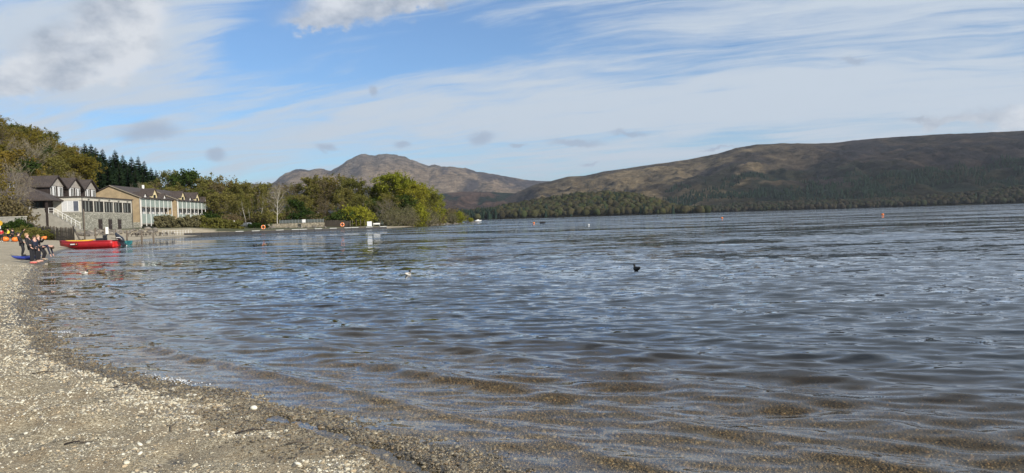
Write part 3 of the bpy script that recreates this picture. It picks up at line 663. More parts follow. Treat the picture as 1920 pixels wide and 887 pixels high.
# tree belt behind the annex, car park and jetty beach
belt = [(300, 322, 262), (318, 324, 270), (334, 322, 258), (352, 330, 268), (368, 328, 256), (386, 335, 270), (404, 337, 258), (420, 334, 266), (436, 341, 255), (452, 342, 268), (470, 350, 258), (488, 346, 270), (506, 342, 262), (524, 345, 272), (540, 340, 258),
        (556, 338, 268), (572, 342, 262), (590, 336, 270), (606, 334, 262), (621, 323, 266), (636, 332, 272), (652, 336, 262), (668, 332, 268), (682, 350, 264), (310, 345, 240), (345, 350, 244), (378, 352, 240), (410, 356, 244), (445, 360, 240), (478, 362, 244), (512, 366, 240), (548, 362, 238), (580, 364, 240),
        (600, 360, 236), (628, 355, 234), (655, 362, 236), (676, 368, 234), (395, 362, 236), (430, 366, 232), (460, 372, 232), (565, 372, 230), (615, 374, 228), (640, 372, 226), (292, 340, 250), (280, 345, 246), (266, 352, 240), (530, 374, 232), (495, 378, 234)]
BL = {'olive1': 'rounded olive tree in the belt behind the jetty beach', 'olive2': 'thin olive tree in the belt behind the jetty beach', 'brown1': 'brown budding tree in the belt behind the jetty beach', 'brown2': 'tall narrow brown tree in the belt behind the jetty beach', 'bare2': 'leafless spreading tree in the belt behind the jetty beach', 'ivy': 'dark ivy-green tree in the belt behind the jetty beach', 'gold2': 'golden pale-twigged tree in the belt behind the jetty beach'}
for i, (px, py, Y) in enumerate(belt):
    P = gp(px, Y); k = rng.choices(list(BL), [5, 5, 4, 3 if px > 540 else 1, 2.0, 0.5, 2])[0]
    plant(k, P - Vector((0, 0, 0.2)), max(hpx(px, py + rng.uniform(-3, 4), Y, P.z), 5), BL[k], 'trees behind the jetty beach', wide=rng.uniform(1.15, 1.5))
# undergrowth that closes the belt near the ground
for i in range(30):
    px = 395 + i * 9.8 + rng.uniform(-3, 3); Y = rng.uniform(224, 240); P = gp(px, Y)
    k = ['dbush', 'brush', 'obush'][i % 3]
    plant(k, P, rng.uniform(3.2, 5.0), {'dbush': 'dark evergreen shrub under the trees behind the jetty beach', 'brush': 'brown brush under the trees behind the jetty beach', 'obush': 'olive scrub under the trees behind the jetty beach'}[k], 'undergrowth behind the jetty beach', wide=1.2)
# birches with pale stems
for px, py, Y, rz in [(462, 356, 226, 0), (470, 372, 228, 1), (478, 366, 230, 2), (488, 352, 227, 3), (493, 380, 231, 4)]:
    P = gp(px, Y); plant('birch1', P, hpx(px, py, Y, P.z), 'slender birch with a pale stem beside the low green hedge', 'birches beside the low hedge', wide=1.0, rz=rz)
P = gp(520, 214); plant('bare1', P, hpx(520, 345, 214, P.z), 'pale-barked leafless tree at the end of the stone wall by the beach', wide=0.85, rz=1.0)
# the point with its tall green trees
for k, px, py, Y, lab in [('green1', 742, 324, 262, 'tallest bright green tree on the point'), ('green1', 757, 334, 268, 'broad bright green tree behind the tallest one on the point'), ('green2', 814, 358, 292, 'small yellow-green tree near the lakeward end of the point'), ('green2', 772, 341, 258, 'bright yellow-green tree beside the tallest one on the point'), ('green2', 722, 348, 268, 'bright green tree leaning over the lawn side of the point'),
                          ('green2', 800, 352, 285, 'yellow-green tree at the lakeward end of the point'), ('olive2', 818, 362, 300, 'smaller olive tree at the lakeward end of the point'), ('mid1', 702, 366, 262, 'dark green round tree beside the lawn'), ('mid1', 690, 372, 255, 'small dark green tree beside the boarded fence'),
                          ('olive2', 735, 362, 250, 'thin olive tree in front of the tallest green tree'), ('ivy', 758, 365, 252, 'ivy-clad dark green tree between the bright trees on the point'), ('olive1', 790, 362, 270, 'dull olive tree on the point'), ('bare2', 712, 372, 246, 'leafless tree at the lawn edge of the point')]:
    P = gp(px, Y); plant(k, P - Vector((0, 0, 0.2)), hpx(px, py, Y, P.z), lab, wide=1.45)
for k, px, py, Y, lab, wd in [('willow', 744, 392, 240, 'pale domed willow bush on the shore of the point', 1.1), ('willow2', 766, 388, 246, 'pale willow bush under the tall green trees on the point', 1.0), ('willow2', 800, 388, 262, 'pale willow bush at the bend of the point shore', 1.2), ('gbush', 785, 386, 252, 'bright green bush between pale willows on the point', 0.7),
                              ('willow', 732, 397, 236, 'pale low willow bush at the lawn end of the point', 1.0), ('willow', 846, 400, 335, 'rounded pale willow bush near the tip of the point', 1.0), ('gbush', 860, 398, 345, 'bright green bush at the tip of the point', 0.8), ('brush', 842, 392, 350, 'brown bush behind the tip of the point', 1.4),
                              ('gbush', 822, 398, 305, 'bright green bush along the point shore', 0.9), ('brush', 815, 395, 295, 'brown bush along the point shore', 1.0), ('gbush', 667, 389, 222, 'big bright green bush above the boarded fence', 1.25), ('dbush', 645, 396, 220, 'dark evergreen bush behind the boarded fence', 1.2)]:
    P = gp(px, Y); plant(k, P, hpx(px, py, Y, P.z), lab, wide=wd)
P = gp(884, 420); P.z = 0; 
# left foreground: twiggy trees and scrub beside the hotel
for k, px, py, Y, lab, wd in [('bare2', 8, 300, 136, 'leafless twiggy tree standing before the house beside the hotel', 0.85), ('bare2', 32, 334, 141, 'small leafless twiggy tree beside the hotel porch roof', 0.8), ('gold2', -16, 308, 132, 'yellow-leaved tree beside the twiggy trees', 0.9),
                              ('brush', 6, 372, 134, 'brown tangled scrub above the pale garden wall', 1.0), ('brush', 30, 382, 137, 'brown tangled scrub below the hotel porch', 0.75), ('brush', -18, 370, 136, 'brown scrub at the end of the pale garden wall', 1.2), ('dbush', 36, 411, 116, 'dark green shrub in front of the picket fence', 0.8),
                              ('obush', 62, 428, 106, 'low brown-green scrub in front of the picket fence', 2.0), ('obush', 84, 434, 104, 'low scrub by the fence end', 2.2), ('obush', 48, 424, 110, 'brown-green scrub beside the dark shrub', 1.5), ('dbush', 12, 418, 122, 'small green shrub behind the yellow kayaks', 1.0), ('dbush', -12, 416, 120, 'green shrub by the yellow sign', 1.0)]:
    P = gp(px, Y); plant(k, P - Vector((0, 0, 0.1)), max(hpx(px, py, Y, P.z), 0.6), lab, wide=wd)
P = gp(252, 214); plant('bare1', gp(262, 236), 13.0, 'pale leafless tree rising behind the annex roof', wide=0.8, rz=2)

# hedges
def hedge(name, a, b, w_, h_, leafm, n, size, label, seed, top=0.25):
    rng_ = np.random.RandomState(seed); a = Vector(a); b = Vector(b); L = (b - a).length; d = (b - a).normalized(); s = Vector((d.y, -d.x, 0))
    root = empty(name, a, 0, label, 'hedge'); st = MB(); cr = MB(); tips = []
    for i in range(int(L / 0.45)):
        q = d * (i * 0.45 + 0.2); z0 = h1(a.x + q.x, a.y + q.y) - a.z; hh = h_ * (1 + top * float(vnoise(i * 0.17, 3.3, seed)) * 2); o = s * rng_.uniform(-0.3, 0.3) * w_
        st.tube([q + o + Vector((0, 0, z0 - 0.05)), q + o * 1.6 + Vector((0.1, 0, z0 + hh * 0.9))], [0.05, 0.015], 4, False)
        for k in range(7): tips.append(np.array(q + s * rng_.uniform(-0.5, 0.5) * w_ + Vector((0, 0, z0 + hh * rng_.uniform(0.08, 0.97)))))
    st.build('stem', TW, root); leaves(cr, tips, n, 0.2, size, rng_); cr.build('foliage', leafm, root)
hedge('hedge', gp(291, 181), gp(374, 186), 2.6, 3.0, [L_pale], 14000, 0.24, 'brown and olive hedge below the glass balconies', 50)
hedge('hedge', gp(374.5, 187), gp(455, 193), 2.6, 2.9, [L_olive], 14000, 0.24, 'brown-green hedge running from the annex to the car park', 51)
hedge('hedge', gp(465, 205), gp(513, 207), 1.4, 1.3, [L_ever], 5000, 0.12, 'low clipped green hedge above the beach', 52, 0.04)

# ------------------------------------------------------------------ buildings
def stonemat(name, c1, c2, sc):
    m, t, out = newmat(name); p = t.node('ShaderNodeBsdfPrincipled'); t.l.new(p.outputs[0], out.inputs[0]); p.inputs['Roughness'].default_value = 0.9
    g = t.node('ShaderNodeTexCoord').outputs['Object']
    v = t.node('ShaderNodeTexVoronoi'); v.inputs['Scale'].default_value = 1; t.l.new(t.mapping(g, (sc, sc, sc * 1.8)), v.inputs['Vector'])
    v2 = t.node('ShaderNodeTexVoronoi'); v2.feature = 'DISTANCE_TO_EDGE'; v2.inputs['Scale'].default_value = 1; t.l.new(t.mapping(g, (sc, sc, sc * 1.8)), v2.inputs['Vector'])
    s = t.node('ShaderNodeSeparateColor'); t.l.new(v.outputs['Color'], s.inputs[0])
    cc = t.mix(t.mapr(s.outputs[0], 0.1, 0.9), c1, c2); e = t.mapr(v2.outputs['Distance'], 0.02, 0.1)
    t.l.new(t.mix(e, tuple(q * 0.6 for q in c1), cc), p.inputs['Base Color'])
    b = t.node('ShaderNodeBump'); b.inputs['Strength'].default_value = 1; b.inputs['Distance'].default_value = 0.05; t.l.new(e, b.inputs['Height']); t.l.new(b.outputs[0], p.inputs['Normal']); return m
def brickmat(name, c1, c2, mortar, bw=0.23, bh=0.075):
    m, t, out = newmat(name); p = t.node('ShaderNodeBsdfPrincipled'); t.l.new(p.outputs[0], out.inputs[0]); p.inputs['Roughness'].default_value = 0.9
    g = t.node('ShaderNodeTexCoord').outputs['Object']; s = t.node('ShaderNodeSeparateXYZ'); t.l.new(g, s.inputs[0])
    cb = t.node('ShaderNodeCombineXYZ'); t.put(cb.inputs[0], t.math('ADD', s.outputs[0], s.outputs[1])); t.put(cb.inputs[1], s.outputs[2])
    b = t.node('ShaderNodeTexBrick'); t.l.new(cb.outputs[0], b.inputs['Vector']); b.inputs['Color1'].default_value = (*c1, 1); b.inputs['Color2'].default_value = (*c2, 1); b.inputs['Mortar'].default_value = (*mortar, 1)
    b.inputs['Scale'].default_value = 1; b.inputs['Brick Width'].default_value = bw; b.inputs['Row Height'].default_value = bh; b.inputs['Mortar Size'].default_value = bh * 0.1
    n = t.noise(g, 0.7, 5); t.l.new(t.vmath('SCALE', b.outputs[0], t.mapr(n, 0.3, 0.7, 0.78, 1.15)), p.inputs['Base Color']); return m
def glassmat(name, c, rough=0.06):
    m, t, out = newmat(name); p = t.node('ShaderNodeBsdfPrincipled'); t.l.new(p.outputs[0], out.inputs[0]); n = t.noise(t.node('ShaderNodeTexCoord').outputs['Object'], 0.8, 3)
    t.l.new(t.mix(n, tuple(q * 0.7 for q in c), tuple(min(q * 1.3, 1) for q in c)), p.inputs['Base Color']); p.inputs['Roughness'].default_value = rough; p.inputs['Specular IOR Level'].default_value = 0.6; return m
M_stone = stonemat('rubble_stone', (0.26, 0.25, 0.20), (0.48, 0.46, 0.38), 2.6)
M_cream = mat('cream_render', (0.50, 0.47, 0.40), 0.85, 0.12, 1.5); M_grey = mat('grey_render', (0.30, 0.28, 0.24), 0.9, 0.2, 1.2)
M_tile = brickmat('roof_tile', (0.062, 0.046, 0.040), (0.085, 0.064, 0.054), (0.03, 0.024, 0.02), 0.33, 0.3)
M_clad = brickmat('gable_cladding', (0.33, 0.30, 0.26), (0.38, 0.34, 0.30), (0.22, 0.20, 0.17), 6.0, 0.22)
M_darkw = mat('dark_timber', (0.035, 0.025, 0.022), 0.8, 0.3, 4); M_white = mat('white_paint', (0.74, 0.73, 0.70), 0.6, 0.08, 3)
M_glass = glassmat('dark_glass', (0.022, 0.028, 0.03)); M_blind = mat('pale_curtain', (0.55, 0.55, 0.55), 0.9, 0.15, 5); M_slat = mat('grey_blind', (0.16, 0.17, 0.155), 0.8, 0.2, 5)
M_brick = brickmat('tan_brick', (0.31, 0.225, 0.12), (0.38, 0.275, 0.15), (0.36, 0.30, 0.22))
M_screen = glassmat('screen_glass', (0.30, 0.35, 0.32), 0.12); M_wood = mat('weathered_wood', (0.125, 0.10, 0.075), 0.9, 0.35, 5, bump=0.3); M_woodp = mat('pale_wood', (0.34, 0.29, 0.22), 0.9, 0.3, 5)
M_yel = mat('cream_yellow_render', (0.62, 0.52, 0.30), 0.85, 0.1, 2); M_metal = mat('grey_metal', (0.35, 0.36, 0.37), 0.4, 0.1, 5, metal=0.6); M_black = mat('black_plastic', (0.02, 0.02, 0.022), 0.45, 0.2, 8)
M_bal = glassmat('balustrade_glass', (0.09, 0.10, 0.09)); M_conc = mat('concrete', (0.33, 0.31, 0.27), 0.9, 0.2, 1.5)

def win_x(root, x, y0, y1, z0, z1, npanes, pane_m, frame_m, blind=None, side=1):
    """window in a wall that faces local +x; frame is the part, panes are its sub-parts"""
    f = MB(); t_ = 0.09
    f.box(x, x + 0.08, y0, y1, z0, z0 + t_).box(x, x + 0.08, y0, y1, z1 - t_, z1)
    for k in range(npanes + 1):
        yy_ = y0 + (y1 - y0 - t_) * k / npanes; f.box(x + 0.001, x + 0.078, yy_, yy_ + t_, z0 + t_, z1 - t_)
    fo = f.build('window', frame_m, root); wd = (y1 - y0 - t_) / npanes
    for k in range(npanes): MB().box(x + 0.01, x + 0.04, y0 + wd * k + t_, y0 + wd * (k + 1), z0 + t_, z1 - t_).build('pane', pane_m[k % len(pane_m)] if isinstance(pane_m, list) else pane_m, fo)
    return fo
def win_y(root, y, x0, x1, z0, z1, npanes, pane_m, frame_m):
    f = MB(); t_ = 0.09
    f.box(x0, x1, y - 0.08, y, z0, z0 + t_).box(x0, x1, y - 0.08, y, z1 - t_, z1)
    for k in range(npanes + 1):
        xx = x0 + (x1 - x0 - t_) * k / npanes; f.box(xx, xx + t_, y - 0.078, y - 0.001, z0 + t_, z1 - t_)
    fo = f.build('window', frame_m, root); wd = (x1 - x0 - t_) / npanes
    for k in range(npanes): MB().box(x0 + wd * k + t_, x0 + wd * (k + 1), y - 0.04, y - 0.01, z0 + t_, z1 - t_).build('pane', pane_m[k % len(pane_m)] if isinstance(pane_m, list) else pane_m, fo)
    return fo
def gable_roof(x0, x1, y0, y1, ze, zr, over=0.45, th_=0.22):
    """ridge along local x"""
    m = MB(); yc = (y0 + y1) / 2; k = (zr - ze) / (yc - y0); o = over
    for s, ye in ((-1, y0 - o), (1, y1 + o)):
        z_e = ze - k * o
        a = [(x0 - o, ye, z_e), (x1 + o, ye, z_e), (x1 + o, yc, zr), (x0 - o, yc, zr)]; b = [(p[0], p[1], p[2] + th_) for p in a]
        m.add(a + b, [(0, 1, 2, 3), (4, 5, 6, 7), (0, 1, 5, 4), (1, 2, 6, 5), (2, 3, 7, 6), (3, 0, 4, 7)])
    return m
A = at(155, 428, 150); B = at(249, 428, 175); HZ = 2.3
rzA = math.atan2(-(B.x - A.x), B.y - A.y); LEN = math.hypot(B.x - A.x, B.y - A.y)
hot = empty('hotel', (A.x, A.y, HZ), rzA, 'lakeside hotel with rubble stone ground floor, window band and three dark gabled wings', 'hotel')
MB().box(-13, 0, 0, LEN, -1.2, 3.55).build('stone_wall', M_stone, hot)
MB().box(-12.9, -0.12, 0.12, LEN - 0.12, 3.55, 6.1).build('upper_wall', M_cream, hot)
MB().box(-13.05, 0.02, -0.02, LEN + 0.02, 6.1, 6.82).build('fascia', M_cream, hot)
MB().box(-13.3, 0.35, -0.35, LEN + 0.3, 6.82, 7.02).build('flat_roof', M_tile, hot)
nb = 5; bw = (LEN - 0.8) / nb
for k in range(nb):
    y0 = 0.45 + bw * k; win_x(hot, -0.10, y0 + 0.22, y0 + bw - 0.22, 3.7, 6.05, 6, [M_glass, M_slat, M_glass, M_slat, M_glass, M_glass] if k != 2 else [M_glass, M_slat], M_darkw)
    MB().box(0.02, 0.34, y0 + bw / 2 - 0.14, y0 + bw / 2 + 0.14, 6.3, 6.46).build('wall_lamp', M_black, hot)
    MB().box(-0.13, 0.03, y0 + bw - 0.2, y0 + bw + 0.2, 3.56, 6.09).build('pier', M_cream, hot)
for px in (188, 206.5, 224):
    yk = (at(px, 420, 150).x, 0); d = ray(px, 420); # intersect sight line with facade
    n = Vector((math.cos(rzA), math.sin(rzA), 0)); tt_ = ((A - CAM).dot(n)) / d.dot(n); q = CAM + d * tt_; yl = (q - A).dot(Vector((-math.sin(rzA), math.cos(rzA), 0)))
    do = MB().box(-0.02, 0.05, yl - 0.75, yl + 0.75, -0.3, 2.0).build('door', M_darkw, hot)
    MB().box(0.051, 0.09, yl - 0.9, yl - 0.75, -0.3, 2.1).box(0.051, 0.09, yl + 0.75, yl + 0.9, -0.3, 2.1).box(0.051, 0.09, yl - 0.9, yl + 0.9, 2.1, 2.2).build('door_frame', M_darkw, do)
    MB().box(0.05, 0.11, yl + 0.5, yl + 0.56, 0.7, 0.95).build('handle', M_metal, do)
MB().tube([(0.1, 0.12, -1), (0.1, 0.12, 6.8)], 0.07, 6).build('drainpipe', M_black, hot)
MB().tube([(0.1, LEN - 0.1, -1), (0.1, LEN - 0.1, 6.8)], 0.07, 6).build('drainpipe', M_black, hot)
win_y(hot, 0.06, -4.0, -0.55, 3.75, 6.05, 3, [M_blind, M_blind, glassmat('blue_glass', (0.10, 0.11, 0.14))], M_white)
MB().box(-4.6, -0.02, -0.05, 0.10, 3.42, 3.62).build('sill', M_conc, hot)
for k, yc in enumerate((6.3, 14.1, 21.6)):
    wg = 3.0; xg = -8.0
    wl = MB(); wl.box(-20, xg, yc - wg, yc + wg, 6.9, 9.6).build('wing_wall', M_darkw, hot)
    gb = MB(); v = [(xg - 0.1, yc - wg, 9.61), (xg - 0.1, yc + wg, 9.61), (xg - 0.1, yc, 11.75), (xg + 0.06, yc - wg, 9.61), (xg + 0.06, yc + wg, 9.61), (xg + 0.06, yc, 11.75)]
    gb.add(v, [(0, 1, 2), (3, 5, 4), (0, 3, 4, 1), (1, 4, 5, 2), (2, 5, 3, 0)]); gb.build('gable', M_clad, hot)
    rf = gable_roof(-20, xg, yc - wg, yc + wg, 9.6, 11.75, 0.55).build('roof', M_tile, hot)
    vb = MB()
    for s in (-1, 1): vb.bar((xg + 0.58, yc + s * (wg + 0.55), 9.28), (xg + 0.58, yc, 11.86), 0.07, 0.26)
    vb.build('verge_board', M_darkw, rf)
    for s in (-1.45, 1.45):
        win_x(hot, xg + 0.01, yc + s - 1.0, yc + s + 1.0, 7.15, 9.5, 3, [M_blind, M_glass, M_glass] if (k + (s > 0)) % 2 else [M_glass, M_blind, M_glass], M_white)
# porch block with hipped roof on the near side
px0, px1, py0, py1 = -17, -4.5, -4.3, 0.0
MB().box(px0, px1, py0, py1 - 0.01, -0.8, 3.6).build('porch_base', M_grey, hot)
MB().box(px0, px1 - 1.2, py0 + 1.2, py1 - 0.02, 3.6, 6.2).build('porch_wall', M_darkw, hot)
win_y(hot, py0 + 1.19, -10.2, -8.5, 3.9, 6.1, 1, M_blind, M_white); win_y(hot, py0 + 1.19, -8.3, -6.0, 3.7, 6.1, 3, M_glass, M_darkw)
e = 0.7; hp = MB(); ex0, ex1, ey0, ey1 = px0 - e, px1 + e + 0.3, py0 - e, py1 + 2.0; rx = -9.6; ry = (ey0 + ey1) / 2 + 0.6
hp.add([(ex0, ey0, 6.2), (ex1, ey0, 6.2), (ex1, ey1, 6.2), (ex0, ey1, 6.2), (rx, ry, 9.05), (ex0, ry, 9.05), (ex0, ey0, 6.02), (ex1, ey0, 6.02), (ex1, ey1, 6.02), (ex0, ey1, 6.02)],
       [(0, 1, 4, 5), (1, 2, 4), (2, 3, 5, 4), (3, 0, 5), (9, 8, 7, 6), (0, 6, 7, 1), (1, 7, 8, 2), (2, 8, 9, 3), (3, 9, 6, 0)])
hp.build('porch_roof', M_tile, hot)
for xx in (px1 - 0.4, -8.6, -13): MB().box(xx - 0.2, xx + 0.2, py0 - 0.02, py0 + 0.38, 3.6, 6.02).build('pillar', M_darkw, hot)
MB().box(px1 - 0.42, px1 - 0.02, py0 - 0.15, py0 - 0.03, -0.8, 6.02).build('pillar', M_darkw, hot)
MB().box(-9.5, px1 - 0.7, py0 + 0.05, py0 + 0.2, 3.6, 4.5).build('parapet', M_grey, hot)
# outside stair with white rail
stp = MB(); n = 13
for k in range(n): stp.box(px1 + 0.0 + k * 0.45, px1 + (k + 1) * 0.45 + 0.01 * (k % 2), -4.2, -2.7, -0.8, 3.4 - k * 0.28)
stp.build('stair', M_grey, hot)
rl = MB(); x0, x1 = px1 + 0.05, px1 + 1.0
rl.bar((x0, -4.28, 4.5), (x1, -4.28, 4.5), 0.08).bar((x1, -4.28, 4.5), (x1 + 5.0, -4.28, 1.25), 0.08).bar((x1, -4.28, 3.95), (x1 + 5.0, -4.28, 0.7), 0.05).bar((x0, -4.28, 3.95), (x1, -4.28, 3.95), 0.05)
for k in range(7):
    xx = x1 + 5.0 * k / 6; rl.bar((xx, -4.28, 4.5 - 3.25 * k / 6), (xx, -4.28, 3.2 - 3.25 * k / 6), 0.07)
rl.bar((x0, -4.28, 4.5), (x0, -4.28, 3.4), 0.07); rl.build('hand_rail', M_white, hot)
MB().ball((-9.0, py0 - 0.15, 2.6), 0.22).build('globe_lamp', M_white, hot)

# annex with glazed balconies, in two stepped ranges
Cc = at(265, 428, 190); Dd = at(392, 420, 240); rzC = math.atan2(-(Dd.x - Cc.x), Dd.y - Cc.y)
LC = math.hypot(Dd.x - Cc.x, Dd.y - Cc.y)
ann = empty('annex_building', (Cc.x, Cc.y, 2.3), rzC, 'tan brick hotel annex with glass balcony screens and small gabled dormers', 'building')
def annex_range(y0, y1, xo, zoff, bays):
    xb = xo - 15; xm = xo - 7.6; ze, zr = 8.15 + zoff, 11.45 + zoff
    m = MB(); m.box(xb, xo - 1.6, y0, y1, -1, ze - 0.3); yc = y0
    # brick end walls (gable ends face local -y)
    for yy0, yy1 in ((y0 - 0.12, y0 + 0.2), (y1 - 0.2, y1 + 0.1)):
        pr = [(xb, -1), (xo, -1), (xo, ze - 0.15), (xm, zr - 0.15), (xb, ze - 0.15)]; k = len(pr); g_ = MB()
        g_.add([(a_, yy0, b_) for a_, b_ in pr] + [(a_, yy1, b_) for a_, b_ in pr], [tuple(range(k)), tuple(range(2 * k - 1, k - 1, -1))] + [(i, i + k, (i + 1) % k + k, (i + 1) % k) for i in range(k)]); g_.build('brick_wall', M_brick, ann)
    MB().box(xo - 6, xo + 0.05, y0 - 0.22, y0 - 0.121, -1, 1.5).build('stone_plinth', M_stone, ann)
    m.build('back_wall', M_grey, ann)
    r_ = MB()
    for (xa, za, xb_, zb) in ((xo + 0.6, ze - 0.2, xm, zr), (xb - 0.6, ze - 0.2, xm, zr)):
        a_ = [(xa, y0 - 0.5, za), (xa, y1 + 0.4, za), (xb_, y1 + 0.4, zb), (xb_, y0 - 0.5, zb)]; b_ = [(q[0], q[1], q[2] + 0.22) for q in a_]
        r_.add(a_ + b_, [(0, 1, 2, 3), (4, 5, 6, 7), (0, 1, 5, 4), (1, 2, 6, 5), (2, 3, 7, 6), (3, 0, 4, 7)])
    ro = r_.build('roof', M_tile, ann)
    MB().bar((xo + 0.6, y0 - 0.55, ze - 0.1), (xm, y0 - 0.55, zr + 0.1), 0.06, 0.16).build('verge_board', M_woodp, ro)
    MB().tube([(xo + 0.08, y0 - 0.3, -0.8), (xo + 0.08, y0 - 0.3, ze - 0.2)], 0.07, 6).build('drainpipe', M_white, ann)
    wd = (y1 - y0 - 0.6) / bays
    MB().box(xo - 1.6, xo + 0.05, y0 + 0.21, y1 - 0.21, 3.05, 3.3).build('balcony_slab', M_conc, ann); MB().box(xo - 1.6, xo + 0.05, y0 + 0.21, y1 - 0.21, 5.55 + zoff, 5.72 + zoff).build('balcony_slab', M_conc, ann); MB().box(xo - 1.6, xo + 0.05, y0 + 0.21, y1 - 0.21, 0.9, 1.15).build('balcony_slab', M_conc, ann)
    for k in range(bays):
        a_ = y0 + 0.3 + wd * k; b_ = a_ + wd
        MB().box(xo - 0.02, xo + 0.14, a_ - 0.07, a_ + 0.07, 0.4, 7.75 + zoff).build('mullion', M_white, ann)
        MB().box(xo + 0.02, xo + 0.06, a_ + 0.08, b_ - 0.08, 5.75 + zoff, 7.72 + zoff).build('glass_screen', M_screen, ann)
        MB().box(xo + 0.02, xo + 0.06, a_ + 0.08, b_ - 0.08, 1.2, 3.75).build('glass_screen', M_screen, ann)
        if k % 3 != 1 or True: win_x(ann, xo - 1.59, a_ + 0.25, b_ - 0.25, 3.4, 5.5, 2, [M_glass, M_blind] if k % 2 else M_glass, M_white); win_x(ann, xo - 1.585, a_ + 0.3, b_ - 0.3, 5.9 + zoff, 7.7 + zoff, 2, M_glass, M_white)
    MB().box(xo - 0.02, xo + 0.14, y1 - 0.42, y1 - 0.28, 0.4, 7.75 + zoff).build('mullion', M_white, ann); MB().box(xo, xo + 0.1, y0 + 0.25, y1 - 0.25, 7.74 + zoff, 7.86 + zoff).build('hand_rail', M_white, ann)
    return ze
def dormer(y, w_, zb, zt, x, m_):
    d_ = MB(); h_ = w_ / 2; zm = zb + (zt - zb) * 0.35
    pr = [(y - h_, zb), (y + h_, zb), (y + h_, zm), (y, zt), (y - h_, zm)]; d_.add([(x, a_, b_) for a_, b_ in pr] + [(x - 3.5, a_, b_) for a_, b_ in pr], [(0, 1, 2, 3, 4), (9, 8, 7, 6, 5)] + [(i, i + 5, (i + 1) % 5 + 5, (i + 1) % 5) for i in range(5)])
    do = d_.build('dormer', m_, ann)
    r_ = MB()
    for s in (-1, 1):
        a_ = [(x + 0.3, y + s * (h_ + 0.2), zm - 0.15), (x - 3.6, y + s * (h_ + 0.2), zm - 0.15), (x - 3.6, y, zt + 0.05), (x + 0.3, y, zt + 0.05)]; b_ = [(q[0], q[1], q[2] + 0.14) for q in a_]
        r_.add(a_ + b_, [(0, 1, 2, 3), (4, 5, 6, 7), (0, 1, 5, 4), (1, 2, 6, 5), (2, 3, 7, 6), (3, 0, 4, 7)])
    r_.build('dormer_roof', M_tile, do)
    if w_ > 2: MB().box(x + 0.01, x + 0.05, y - 0.7, y + 0.7, zb + 0.4, zm + 0.2).build('pane', M_glass, do)
annex_range(0, 20.5, 0, 0, 7); annex_range(21.2, LC, 1.3, -0.1, 9)
dormer(2.2, 1.6, 7.9, 9.6, 0.3, M_white); dormer(8.2, 3.2, 7.9, 10.8, 0.3, M_yel); dormer(14.5, 1.6, 7.9, 9.6, 0.3, M_white)
dormer(24.5, 3.2, 7.8, 10.7, 1.6, M_yel); dormer(30, 1.6, 7.8, 9.5, 1.6, M_white); dormer(36, 3.2, 7.8, 10.7, 1.6, M_yel); dormer(43, 1.6, 7.8, 9.5, 1.6, M_white)
MB().tube([(-7.5, 19, 11.5), (-7.5, 19, 12.6)], 0.35, 8).build('roof_vent', M_white, ann)
# glazed house corner behind the twiggy trees
q = gp(14, 150); hs_ = empty('house', (q.x, q.y, 2.3), 0.1, 'house with white balcony ledge half hidden by twiggy trees', 'house')
MB().box(-5, 2.2, 0, 6, -1, 6.0).build('wall', M_grey, hs_); MB().box(-5, 2.2, 0.4, 6, 6.0, 10.4).build('upper_wall', M_darkw, hs_); MB().box(-5.2, 2.5, -1.0, 0.4, 8.0, 8.25).build('balcony', M_white, hs_)
for k in range(3): win_y(hs_, 0.39, -4.6 + k * 2.2, -2.8 + k * 2.2, 8.3, 10.2, 2, M_glass, M_white)
MB().add([(-5.6, -0.6, 10.4), (2.8, -0.6, 10.4), (2.8, 6.5, 10.4), (-5.6, 6.5, 10.4), (-5.6, 3, 12.6), (2.8, 3, 12.6)], [(0, 1, 5, 4), (2, 3, 4, 5), (1, 2, 5), (3, 0, 4), (3, 2, 1, 0)])
r_ = MB(); r_.add([(-5.6, -0.6, 10.41), (2.8, -0.6, 10.41), (2.8, 6.5, 10.41), (-5.6, 6.5, 10.41), (-5.6, 3, 12.6), (2.8, 3, 12.6)], [(0, 1, 5, 4), (2, 3, 4, 5), (1, 2, 5), (3, 0, 4), (3, 2, 1, 0)]); r_.build('roof', M_tile, hs_)
# pale garden wall left of the hotel
a_ = gp(-30, 128); b_ = gp(50, 128); wl = MB(); wl.bar((a_.x, a_.y, 2.6), (b_.x, b_.y, 2.6), 0.35, 4.2); tag(wl.build('garden_wall', M_conc), 'pale rendered garden wall below the tangled scrub', 'wall')
cp = MB(); cp.bar((a_.x, a_.y, 4.78), (b_.x + 0.1, b_.y, 4.78), 0.5, 0.14); cp.build('coping', M_cream, bpy.data.objects['garden_wall'])

